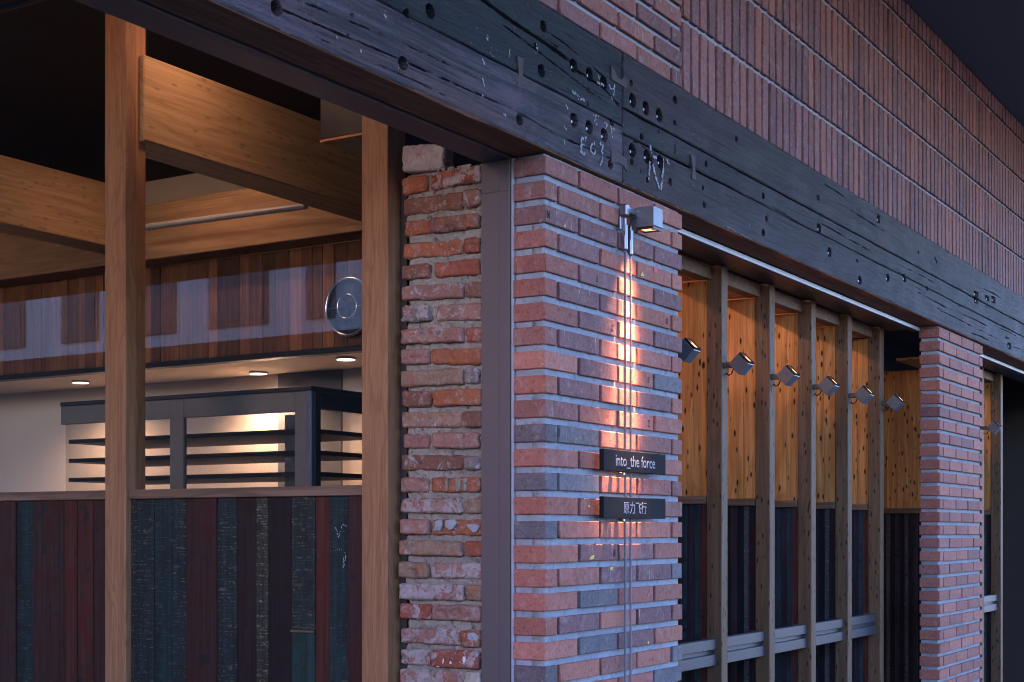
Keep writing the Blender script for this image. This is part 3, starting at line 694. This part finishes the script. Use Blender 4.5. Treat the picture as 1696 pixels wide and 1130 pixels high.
for ends, (lt, lb), (rt, rb), cs in ROWS:
    for k in range(len(ends)//2):
        ua, ub = ends[2*k], ends[2*k+1]
        f = lambda u, a, b: a+(b-a)*(u-665)/(797-665)
        pts = {}
        tl = on_x(ua, f(ua, lt, rt), 0); bl = on_x(ua, f(ua, lb, rb), 0); tr_ = on_x(ub, f(ub, lt, rt), 0); br = on_x(ub, f(ub, lb, rb), 0)
        sd += 1; c, sm = cs[k]; j = random.uniform(.9, 1.1)
        old_brick(tr_.y, tl.y, tl.z, bl.z, tr_.z, br.z, tuple(q*j for q in c), sd*1.37, sm)
# courses below the picture
zc = on_x(700, 1152, 0).z; k = 0
while zc > .06:
    z1 = zc-.052
    for (a, b) in (((.214, .285), (.296, .500)) if k % 2 else ((.214, .385), (.396, .500))):
        bm = bmesh.new(); bbox(bm, .002, .06, a, b, z1, zc, .004); o = from_bm('brick', bm, MOB, ow, (.38, .2, .16, .6))
    zc -= .071; k += 1
def mort_depth(U, V):
    d = .013+.010*fbm(U*14, V*18, 3.3)+.008*fbm(U*55, V*65, 8.8)+.0035*fbm(U*150, V*150, 5.0)
    lft = np.clip((U-(yR-.020-yL+.014*fbm(V*30, 2.0, 1.0)))/.02, 0, 1); d = d+lft*.03
    return d
V_, F_ = hf_block(np.linspace(0, yR-.008-yL, 92), .95, 2.609, 520, mort_depth, .10, lambda u, v, d: (d, yL+u, v), flip=True)
from_data('mortar', V_, F_, MOM, ow, smooth=True)
box('lower_mortar', .02, .10, yL, yR-.02, 0, .949, MOM, ow, 0)
# small plaster patches on the faces
def patch(pts, mat): 
    c = [on_x(u, v, -.007) for u, v in pts]
    bm = bmesh.new(); a = [bm.verts.new((p.x, p.y, p.z)) for p in c]; cc = sum(c, Vector())/len(c)
    m = bm.verts.new((cc.x-.003, cc.y, cc.z)); b = [bm.verts.new((p.x+.008, p.y, p.z)) for p in c]; n = len(c)
    for i in range(n): bm.faces.new((a[i], a[(i+1) % n], m)); bm.faces.new((a[i], b[i], b[(i+1) % n], a[(i+1) % n]))
    bmesh.ops.recalc_face_normals(bm, faces=bm.faces); return from_bm('plaster_patch', bm, mat, ow)
patch([(721, 863), (731, 861), (732, 871), (729, 879), (717, 879), (720, 872)], MCHALK)
patch([(738, 862), (752, 860), (756, 867), (750, 876), (744, 878), (737, 872)], MCHALK)
patch([(772, 869), (785, 868), (793, 871), (789, 880), (784, 882), (778, 877)], MCHALK)
patch([(770, 1049), (784, 1048), (791, 1054), (790, 1062), (771, 1061)], MCHALK)
for (u0, u1) in ((724, 727.5), (731, 737), (740, 751), (757, 779)):
    patch([(u0, 297-(u0-713)*.13), (u0+.3, 281-(u0-713)*.13), (u1, 281-(u1-713)*.15), (u1+.5, 297-(u1-713)*.13)], MOM)
for (u0, u1) in ((722, 727), (732, 736), (744, 748), (763, 777), (782, 788)):
    patch([(u0, 1104), (u0+1, 1081), (u1+1, 1082), (u1, 1105)], MPALE)
for (u0, u1) in ((738, 741), (755, 762), (768, 772)):
    patch([(u0, 814), (u0-1, 793), (u1+1, 792), (u1, 812)], MOM)

# ------------------------------------------------------------------ left wall: oak post, window, plank dado
def oak_post(y0, y1, label):
    return tag(box('wooden_post', -.034, .06, y0, y1, 0, 3.45, MOAK, None, .003), label, 'post', 'oak posts of the shop window')
oak_post(.525, .622, 'light oak post between the old brick wall and the window')
oak_post(1.62, 1.72, 'light oak post farther left between the two window panes')
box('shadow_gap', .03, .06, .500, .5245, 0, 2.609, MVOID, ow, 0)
ZS0, ZS1 = 1.656, 1.687
for k, (a, b, lb) in enumerate(((.624, 1.619, 'tall shop window pane with timber sill beside the old brick wall'), (1.721, 3.2, 'tall shop window pane with timber sill at the far left'))):
    wd = thing('window', lb, 'window', (.01, (a+b)/2, ZS0), 'shop window panes')
    box('pane', .012, .018, a+.006, b-.004, ZS1+.001, 3.44, MGLASS, wd, 0)
    box('glazing_stop', -.004, .012, a, a+.006, ZS1+.001, 3.44, MBLACK, wd, .0008)
    box('glazing_stop', .0185, .03, a, a+.01, ZS1+.001, 3.44, MBLACK, wd, .0008)
    box('sill', -.022, .06, a, b, ZS0, ZS1, MSILL, wd, .002)
dado = thing('plank_wall', 'dark painted reclaimed plank wall under the window sill', 'wall', (.02, 1.2, 0))
def ypx(u, x=-.008): return on_x(u, 900, x).y
edges = [611.5, 576, 546, 522, 483, 444, 424, 392, 360, 332]
cols_ = [(.040, .014, .010, 1), (.007, .021, .020, .75), (.060, .015, .008, 1), (.013, .020, .017, .4), (.012, .006, .005, 1), (.026, .025, .014, 0), (.018, .008, .006, 1), (.010, .018, .017, .5), (.036, .012, .008, 1)]
planks = []
ys = [ypx(u) for u in edges]
yy = ys[-1]
rp = random.Random(3)
while yy < 3.2:
    yy += rp.uniform(.055, .10); ys.append(yy); cols_.append(rp.choice(cols_[:9]))
for k, (a, b) in enumerate(zip(ys, ys[1:])):
    if a < 1.62 < b or a < 1.72 < b: pass
    xo = rp.uniform(-.0035, .0035)
    zs = [0, ZS0-.001]
    if k == 3: zs = [0, on_x(500, 1046, -.008).z, ZS0-.001]
    for q in range(len(zs)-1):
        c = cols_[k] if not (k == 3 and q == 0) else (.010, .032, .026, 1)
        o = box('plank', -.010+xo, .02, a+.0006, b-.0006, zs[q]+(.0006 if q else 0), zs[q+1]-.0006, MPL, dado, .0014, c)
        planks.append(o)
zt_ = on_x(500, 1044, -.008).z
box('inset_edge', -.0165, -.0105, ys[3]+.001, ys[4]-.001, zt_-.007, zt_, MSILL, planks[3], .001)
chalk('chalk_scrawl', [[(556, 873), (561, 890), (567, 870)], [(567, 868), (575, 872)], [(553, 912), (562, 909), (573, 917)], [(573, 918), (571, 933), (567, 945)], [(570, 920), (569, 940)]], planks[1], -.0155, .0022, .8, plane='x', keep_p=.5, seed=21)

# ------------------------------------------------------------------ interior behind the window
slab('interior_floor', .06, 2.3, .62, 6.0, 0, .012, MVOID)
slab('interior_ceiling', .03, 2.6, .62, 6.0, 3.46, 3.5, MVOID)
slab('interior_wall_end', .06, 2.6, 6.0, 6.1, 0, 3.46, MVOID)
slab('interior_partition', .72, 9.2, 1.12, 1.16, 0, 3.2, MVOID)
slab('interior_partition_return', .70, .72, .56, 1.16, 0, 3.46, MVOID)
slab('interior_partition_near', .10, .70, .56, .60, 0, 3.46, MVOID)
nz1 = 2.352
slab('niche_back_wall', 2.2, 2.3, 1.16, 6.0, 0, 3.46, MCREAM)
slab('niche_soffit', 1.66, 2.2, 1.165, 5.99, nz1, nz1+.05, MCREAM)
lw = on_x(461, 640, 2.19); 
tag(box('grey_board', 2.185, 2.199, on_x(566, 640, 2.19).y, lw.y, 1.2, on_x(500, 607, 2.19).z, MGREY, None, .002), 'dark grey board on the cream niche wall behind the cabinet', 'board')
slat = thing('slat_wall', 'wall of vertical brown boards above the lit niche', 'wall', (1.63, 2.9, nz1))
yy = 1.70; rs = random.Random(9)
while yy < 5.9:
    wv = rs.uniform(.05, .085); t = rs.choice([(.8, .62, .5), (.6, .47, .4), (.95, .75, .6), (.42, .34, .28), (.7, .5, .4), (1.1, .8, .55)])
    box('slat', 1.6+rs.uniform(0, .006), 1.64, yy, yy+wv-.002, nz1+.02, 2.835, MSLAT, slat, .001, t+(1,)); yy += wv
box('bottom_rail', 1.592, 1.66, 1.70, 5.9, nz1-.008, nz1+.018, MBLACK, slat, .002)
fan = thing('wall_fan', 'round steel wall fan with a dark face on the board wall', 'fan', (1.58, 1.954, 2.41))
fc = on_x(577, 508, 1.56)
def ring(name, R0, r, x, mat, parent, n=48, m=10):
    bm = bmesh.new(); rings = []
    for i in range(n):
        A = 2*math.pi*i/n
        rings.append([bm.verts.new((x+r*math.sin(B), fc.y+(R0+r*math.cos(B))*math.cos(A), fc.z+(R0+r*math.cos(B))*math.sin(A))) for B in [2*math.pi*k/m for k in range(m)]])
    for i in range(n):
        for k in range(m): bm.faces.new((rings[i][k], rings[i][(k+1) % m], rings[(i+1) % n][(k+1) % m], rings[(i+1) % n][k]))
    bmesh.ops.recalc_face_normals(bm, faces=bm.faces); return from_bm(name, bm, mat, parent, smooth=True)
MRIM = m_flat('polished_rim', (.75, .72, .68), .22, 1.0, .03, 20, .0)
ring('rim', .126, .0075, 1.562, MRIM, fan); ring('rim', .112, .003, 1.575, MCHROME, fan); ring('hub_ring', .053, .004, 1.55, MRIM, fan)
bm = bmesh.new(); tube(bm, [(1.598, fc.y, fc.z), (1.572, fc.y, fc.z)], .128, 40); from_bm('face', bm, MWINP, fan)
for A in (0, math.pi):
    bm = bmesh.new(); tube(bm, [(1.556, fc.y+.053*math.cos(A), fc.z), (1.566, fc.y+.12*math.cos(A), fc.z)], .002, 6); from_bm('spoke', bm, MCHROME, fan)
def fan_blade(A):
    bm = bmesh.new(); p = []
    for (r, w_) in ((.02, .010), (.06, .024), (.10, .030)):
        for s in (-1, 1): p.append(bm.verts.new((1.568+s*.003, fc.y+r*math.cos(A)-s*w_*math.sin(A), fc.z+r*math.sin(A)+s*w_*math.cos(A))))
    for i in (0, 2): bm.faces.new((p[i], p[i+1], p[i+3], p[i+2]))
    from_bm('blade', bm, MBLACK, fan)
for k in range(5): fan_blade(k*2*math.pi/5+.3)
def downlight(x, y, label, power):
    d = thing('downlight', label, 'light', (x, y, nz1-.012), 'downlights in the niche soffit')
    bm = bmesh.new(); tube(bm, [(x, y, nz1-.0005), (x, y, nz1-.010)], .048, 28); from_bm('trim', bm, MCHROME, d)
    bm = bmesh.new(); tube(bm, [(x, y, nz1-.0105), (x, y, nz1-.012)], .042, 28); from_bm('lens', bm, MDOWN, d)
    l = bpy.data.lights.new('downlight_bulb', 'SPOT'); l.energy = power; l.color = (1, .74, .45); l.spot_size = R(150); l.spot_blend = .8; l.shadow_soft_size = .04
    lo = bpy.data.objects.new('bulb', l); C.objects.link(lo); place(lo, d, (x, y, nz1-.03))
q = on_x(573, 593, 1.81)
downlight(1.81, q.y, 'lit round downlight in the niche soffit behind the oak post', 4.0)
downlight(2.06, on_x(428, 600, 2.06).y, 'lit downlight in the niche soffit near the left edge of the window', 7)
downlight(1.9, 4.0, 'lit downlight in the niche soffit at the far left', 4)
cb = thing('ceiling_beam', 'pale glulam beam running across the shop ceiling', 'beam', (.8, 1.69, 2.877)); box('glulam', .03, 1.448, 1.60, 1.772, 2.877, 3.17, MGLU, cb, .004)
tag(cb, group='shop ceiling beams')
cb2 = thing('ceiling_beam', 'brown cross beam above the board wall', 'beam', (1.52, 3.3, 2.836), 'shop ceiling beams'); box('glulam', 1.45, 1.6, 1.30, 5.9, 2.8365, 3.10, MGLUY, cb2, .004)
cb3 = thing('ceiling_beam', 'pale glulam beam farther left in the shop ceiling', 'beam', (.8, 3.2, 2.877), 'shop ceiling beams'); box('glulam', .03, 1.448, 3.1, 3.272, 2.877, 3.17, MGLU, cb3, .004)
dk = thing('ceiling_duct', 'black duct box under the shop ceiling with a pale bottom edge', 'duct', (.9, 1.1, 2.925))
box('casing', .5, 1.40, .95, 1.216, 2.932, 3.44, MBLACK, dk, .003); box('bottom_edge', .498, .53, .95, 1.216, 2.922, 2.9315, MOAK, dk, .001)
bm = bmesh.new(); tube(bm, [on_x(507, 341, 1.2), on_x(424, 352, 1.2), on_x(200, 382, 1.2)], .014, 10)
tag(from_bm('conduit', bm, m_flat('conduit_grey', (.2, .19, .18), .5)), 'thin grey conduit crossing behind the pale ceiling beam', 'pipe')
# display cabinet
cab = thing('display_cabinet', 'tall glass display cabinet with black frame and shelves inside the shop', 'cabinet', (.74, 1.8, 0))
X0, X1, Y0, Y1, ZC0, ZC1 = .5, .98, 1.257, 2.55, .9, 2.06
MEDGE = m_flat('cabinet_edge', (.16, .17, .19), .4, .6); MFR = m_flat('cabinet_stile', (.14, .112, .085), .5, .1)
box('base', X0, X1, Y0, Y1, .012, ZC0-.002, MBLACK, cab, .004)
box('top', X0-.004, X1, Y0-.004, Y1, ZC1-.012, ZC1+.004, MBLACK, cab, .002)
box('corner_post', X0-.003, X0+.022, Y0-.003, Y0+.020, ZC0, ZC1-.0125, MEDGE, cab, .002)
box('stile', X0-.001, X0+.02, Y0+.021, Y0+.075, ZC0, ZC1-.0125, MFR, cab, .002)
box('stile', X0-.001, X0+.02, Y0+.62, Y0+.69, ZC0, ZC1-.0125, MFR, cab, .002)
box('stile', X0+.023, X0+.055, Y0-.001, Y0+.018, ZC0, ZC1-.0125, MBLACK, cab, .002)
box('stile', X1-.05, X1, Y0-.001, Y0+.018, ZC0, ZC1-.0125, MBLACK, cab, .002)
box('top_rail', X0+.0555, X1-.0505, Y0, Y0+.018, ZC1-.075, ZC1-.0125, MBLACK, cab, .002)
box('top_rail', X0, X0+.018, Y0+.0755, Y0+.6195, ZC1-.085, ZC1-.0125, MFR, cab, .002)
box('top_rail', X0, X0+.018, Y0+.6905, Y1, ZC1-.085, ZC1-.0125, MFR, cab, .002)
for zz in (1.06, 1.22, 1.38, 1.52, 1.67, 1.745, 1.822, 1.899):
    box('shelf', X0+.022, X1-.02, Y0+.019, Y1-.02, zz, zz+.016, MBLACK, cab, .001)
box('inner_panel', X0+.05, X0+.06, Y0+.078, Y0+.165, ZC0, ZC1-.09, MGREY, cab, .001)
box('pane', X0+.008, X0+.011, Y0+.075, Y1-.02, ZC0, ZC1-.086, MGLASS2, cab, 0)
box('pane', X0+.056, X1-.051, Y0+.008, Y0+.011, ZC0, ZC1-.076, MGLASS2, cab, 0)
def room_lamp(x, y, z, power, label, size=.12, group=None):
    d = thing('ceiling_lamp', label, 'lamp', (x, y, z), group)
    bm = bmesh.new(); tube(bm, [(x, y, z+.05), (x, y, z)], .07, 20); from_bm('housing', bm, MBLACK, d)
    bm = bmesh.new(); tube(bm, [(x, y, z-.0005), (x, y, z-.004)], .055, 20); from_bm('lens', bm, MDOWN, d)
    l = bpy.data.lights.new('room_bulb', 'AREA'); l.shape = 'DISK'; l.size = size; l.energy = power; l.color = (1, .66, .36)
    lo = bpy.data.objects.new('bulb', l); C.objects.link(lo); place(lo, d, (x, y, z-.012)); return d
room_lamp(.95, 2.45, 3.35, .45, 'round lamp under the shop ceiling between the glulam beams')
room_lamp(.16, 1.32, 3.38, .34, 'small round lamp under the shop ceiling beside the duct')

# terrace roof in front of the window
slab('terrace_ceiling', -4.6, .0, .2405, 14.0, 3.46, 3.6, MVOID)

tag(box('blocker', -6.5, 9.2, -2.4, -.002, 4.1, 4.35, m_flat('blocker_concrete', (.09, .085, .08), .9, 0, .12, 3, .2), None, .004), 'concrete canopy added over the pavement to shade the brick wall', 'blocker')  # invented overhang that keeps skylight off the upper wall and beam

# ------------------------------------------------------------------ timber fins in the right bay
FX = [1.30, 1.81, 2.32, 2.83, 3.34, 3.85, 5.45, 5.96, 6.47]
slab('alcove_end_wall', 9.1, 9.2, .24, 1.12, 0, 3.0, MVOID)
names = ['hidden behind the brick pillar', 'right beside the brick pillar', 'second from the pillar', 'third from the pillar', 'fourth from the pillar', 'last before the far pillar', 'first beyond the far pillar', 'second beyond the far pillar', 'third beyond the far pillar']
PC = [[(.016, .034, .038, 1), (.028, .020, .026, 1), (.018, .036, .04, .8), (.075, .024, .016, 1)], [(.030, .022, .028, 1), (.010, .008, .010, 1), (.05, .052, .05, .3), (.018, .009, .010, 1)]]
prevx = W
for i, X in enumerate(FX):
    if i == 6: prevx = P2X+W
    f = thing('timber_fin', 'pine fin wall with post and painted planks, '+names[i], 'wall', (X+.03, .6, 0), 'timber fins in the right bay')
    box('post', X, X+.062, .2505, .3155, 0, 2.6015, MPOST, f, .003)
    b0 = .316
    for wv in (.058, .12, .15, .2):
        box('board', X+.006+rp.uniform(0, .002), X+.045, b0+.0005, b0+wv-.0005, ZS1+.0005, 2.546, MPINE, f, .001); b0 += wv
    box('sill', X-.012, X+.05, .317, b0, ZS0, ZS1, MSILL, f, .0015)
    pc = PC[(i+1) % 2]; b0 = .316; k = 0
    while b0 < .80:
        wv = [.030, .024, .031, .030][k % 4]; c = pc[3-k % 4]
        box('plank', X+.004+rp.uniform(0, .003), X+.045, b0+.0005, b0+wv-.0005, 0, ZS0-.0005, MPL, f, .001, c); b0 += wv; k += 1
    box('lintel', prevx+.001, X-.001, .292, .345, 2.547, 2.6015, MPOST if False else MSILL, f, .002)
    box('soffit', prevx+.001, X-.001, .3455, .50, 2.549, 2.565, MPINEY, f, .001)
    chn = thing('steel_channel', 'grey ribbed steel channel meeting the timber fin '+names[i], 'channel', ((prevx+X)/2, .28, 1.015), 'steel channels between the timber posts')
    x0_, x1_ = prevx+.002, X-.002
    box('web', x0_, x1_, .288, .300, 1.015, 1.121, MCHAN, chn, .001)
    box('upper_flange', x0_, x1_, .270, .2875, 1.078, 1.121, MCHAN, chn, .002)
    box('lower_flange', x0_, x1_, .270, .2875, 1.015, 1.060, MCHAN, chn, .002)
    box('end_tab', x1_-.03, x1_, .3005, .33, 1.112, 1.1205, MCHAN, chn, .001)
    prevx = X+.062
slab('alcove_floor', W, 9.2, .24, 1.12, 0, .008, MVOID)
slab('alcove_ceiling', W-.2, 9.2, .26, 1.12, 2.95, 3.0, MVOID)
for xm, nm in ((1.55, 'nearest the lamp pillar'), (2.06, 'second from the lamp pillar'), (2.6, 'third from the lamp pillar'), (3.5, 'before the far pillar'), (5.75, 'beyond the far pillar')):
    room_lamp(xm, .95, 2.82, .62, 'warm round lamp above the pine soffit boards, '+nm, .08, 'lamps behind the soffit boards')
def cube_lamp(parent, M, s, mat=MLAMP):
    """square housing with an open, lit mouth at local -z; origin at cube centre"""
    h = s/2
    bm = bmesh.new(); bbox(bm, -h, h, -h, h, -h+.004, h, .0018, M); hs = from_bm('housing', bm, mat, parent)
    bm = bmesh.new()
    for (a, b, c, d) in ((-h+.003, h-.003, -h+.003, -h+.007), (-h+.003, h-.003, h-.007, h-.003), (-h+.003, -h+.007, -h+.0072, h-.0072), (h-.007, h-.003, -h+.0072, h-.0072)):
        bbox(bm, a, b, c, d, -h-.004, -h+.0038, 0, M)
    from_bm('gasket', bm, MBLACK, parent)
    bm = bmesh.new(); bbox(bm, -h+.0075, h-.0075, -h+.0075, h-.0075, -h+.001, -h+.0032, 0, M); from_bm('lens', bm, MLED, parent)
    bm = bmesh.new(); bbox(bm, -.006, .006, -h+.009, -h+.022, -h-.002, -h+.0008, 0, M); from_bm('driver', bm, MCHROME, parent)
for i, X in enumerate(FX):
    if i in (6, 8): continue
    c = Vector((X+.033, .18, 2.207)); M = Matrix.Translation(c) @ Matrix.Rotation(R(225), 4, 'X')
    s = thing('spotlight', 'square spotlight tilted outward on the timber fin '+names[i], 'spotlight', (c.x, c.y, c.z-.045), 'tilted spotlights on the timber posts')
    cube_lamp(s, M, .062)
    box('arm', X+.020, X+.045, .205, .250, c.z-.012, c.z+.010, MLAMP, s, .002)
    bm = bmesh.new(); tube(bm, [(X+.0019, .212, c.z+.001), (X-.0005, .212, c.z+.001)], .0035, 10); from_bm('screw', bm, MCHROME, s)
    bm = bmesh.new(); tube(bm, [(X+.040, .214, c.z-.010), (X+.042, .226, c.z-.034), (X+.044, .240, c.z-.040), (X+.045, .2503, c.z-.030)], .0028, 7); from_bm('wire', bm, MRUBBER, s)
    l = bpy.data.lights.new('spot_bulb', 'SPOT'); l.energy = .15; l.color = WARM; l.spot_size = R(60); l.spot_blend = .6; l.shadow_soft_size = .01
    lo = bpy.data.objects.new('bulb', l); C.objects.link(lo); dv = Vector((0, -.7071, .7071)); place(lo, s, c+dv*.04); lo.rotation_euler = (R(135), 0, 0) if False else dv.to_track_quat('-Z', 'Y').to_euler()
# paint streaks on the first fin's edge plank
# ------------------------------------------------------------------ wall lamp, cables, name plates
CL = Vector((.5465, -.0525, 2.5175))
wl = thing('wall_lamp', 'small square grey downlight on a stainless bracket at the top of the pillar', 'wall lamp', (.5, -.03, 2.44))
cube_lamp(wl, Matrix.Translation(CL), .065)
bm = bmesh.new(); tube(bm, [(.514, -.030, 2.5375), (.5125, -.030, 2.5375)], .0035, 12); from_bm('screw', bm, MCHROME, wl)
for yy_ in (-.034, -.060):
    bm = bmesh.new(); tube(bm, [(.514, yy_, 2.4965), (.5132, yy_, 2.4965)], .0014, 8); from_bm('screw', bm, MBLACK, wl)
bm = bmesh.new(); bbox(bm, .462, .5138, -.026, -.012, 2.523, 2.545, .003); from_bm('arm', bm, MCHROME, wl)
bm = bmesh.new(); bbox(bm, .440, .4615, -.030, -.003, 2.512, 2.549, .004); tube(bm, [(.4395, -.020, 2.537), (.4365, -.020, 2.537)], .0055, 6); from_bm('bracket', bm, MCHROME, wl)
bm = bmesh.new(); bbox(bm, .437, .452, -.010, -.002, 2.47, 2.5115, .002); from_bm('wall_plate', bm, MCHROME, wl)
bm = bmesh.new(); tube(bm, [(.513, -.022, 2.518), (.500, -.024, 2.512), (.487, -.022, 2.497), (.478, -.018, 2.484)], .0045, 8); from_bm('flex', bm, MRUBBER, wl)
CABX = (.461, .4975)
for k, cx in enumerate(CABX):
    zt2 = (2.508, 2.498)[k]
    bm = bmesh.new(); cy = -.014
    tube(bm, [(cx, cy, zt2), (cx, cy, zt2-.022)], .0042, 10); tube(bm, [(cx, cy, zt2-.0215), (cx, cy, zt2-.052)], .0088, 6); tube(bm, [(cx, cy, zt2-.0515), (cx, cy, zt2-.094), (cx, cy, zt2-.100)], [.0078, .0078, .004], 14)
    from_bm('cable_gland', bm, MCHROME, wl)
    # twisted rope: three strands
    cab_ = thing('steel_cable', ('left of the two twisted steel cables hanging down the pillar', 'right of the two twisted steel cables hanging down the pillar')[k], 'cable', (cx, cy, 0), 'steel cables on the pillar')
    for s_ in range(3):
        bm = bmesh.new(); pts = []; z = zt2-.0985; n = 0
        while z > .002:
            A = n*.75+s_*2.094; pts.append((cx+.0020*math.cos(A), cy+.0020*math.sin(A), z)); z -= .0028; n += 1
        tube(bm, pts, .0021, 5); from_bm('strand', bm, MROPE, cab_, smooth=True)
for (en, sz, dx_, aim) in ((1.2, 64, -.012, (.44, .02, 1.75)), (54, 25, .0, (.44, .008, 1.5)), (12, 36, .0, (.43, .01, 1.6)), (2.6, 50, -.02, (.43, .02, 1.85))):
    l = bpy.data.lights.new('wall_lamp_bulb', 'SPOT'); l.energy = en; l.color = (1.0, .70, .32); l.spot_size = R(sz); l.spot_blend = 1; l.shadow_soft_size = .011
    lo = bpy.data.objects.new('bulb', l); C.objects.link(lo); p0 = CL+Vector((-.008+dx_, -.008, -.0385)); place(lo, wl, p0)
    lo.rotation_euler = (Vector(aim)-p0).to_track_quat('-Z', 'Y').to_euler()
PX0, PX1 = .2835, .7056
for k, (z0, z1, txt, lb) in enumerate(((1.7283, 1.7923, 'into_the force', 'dark stone name plate reading into_the force, upper of two'), (1.587, 1.6511, '\u539f\u529b\u98de\u884c', 'dark stone name plate with four Chinese characters, lower of two'))):
    npl = thing('name_plate', lb, 'sign', ((PX0+PX1)/2, -.025, z0), 'name plates on the pillar cables')
    bm = bmesh.new(); bbox(bm, PX0, PX1, -.034, -.0185, z0, z1, .001); from_bm('plate', bm, MDARK, npl)
    if k == 0: text_mesh('lettering', txt, .04, MLET, npl, (.3606, -.0343, z0+.0105), 1, .0002, fit=(.267, .0405))
    else: text_mesh('lettering', txt, .04, MLET, npl, (.412, -.0343, z0+.0135), 1, .0002, fit=(.156, .0375))
    for cx in (.40, .60):
        box('spacer', cx-.008, cx+.008, -.018, -.0035, z0+.012, z1-.012, MBLACK, npl, .001)
    box('clip', .438, .450, -.020, -.004, z0-.010, z0-.001, MCHROME, npl, .001)

tag(box('sky_blocker_wall', -13.2, -13, -20, 4.5, 0, 3.0, m_flat('blocker_render', (.30, .22, .17), .9), None, 0), 'long low rendered wall added out of view to cut the low sky', 'wall')  # unseen wall put in to dim the light on left-facing surfaces

# ------------------------------------------------------------------ building across the side street (mirrored in the window)
ob = thing('pale_building', 'pale building across the forecourt, mirrored in the shop window', 'building', (-15, 18, 0))
box('wall', -20, -12, 5.5, 34, 0, 11, MPALE, ob, 0)
box('ground_floor', -11.999, -11.9, 5.45, 34.05, 0, 4.25, MVOID, ob, 0)
rb = random.Random(8); cy = 6.0
while cy < 33:
    wd_ = rb.choice([.5, .8, 1.1])
    for (z0, z1) in ((4.45, 5.55), (6.3, 8.2)):
        f_ = box('window', -11.998, -11.96, cy, cy+wd_, z0, z1, MGREY, ob, 0)
        box('pane', -11.959, -11.945, cy+.06, cy+wd_-.06, z0+.06, z1-.06, MWINP, f_, 0)
    cy += wd_+rb.uniform(.5, 1.3)
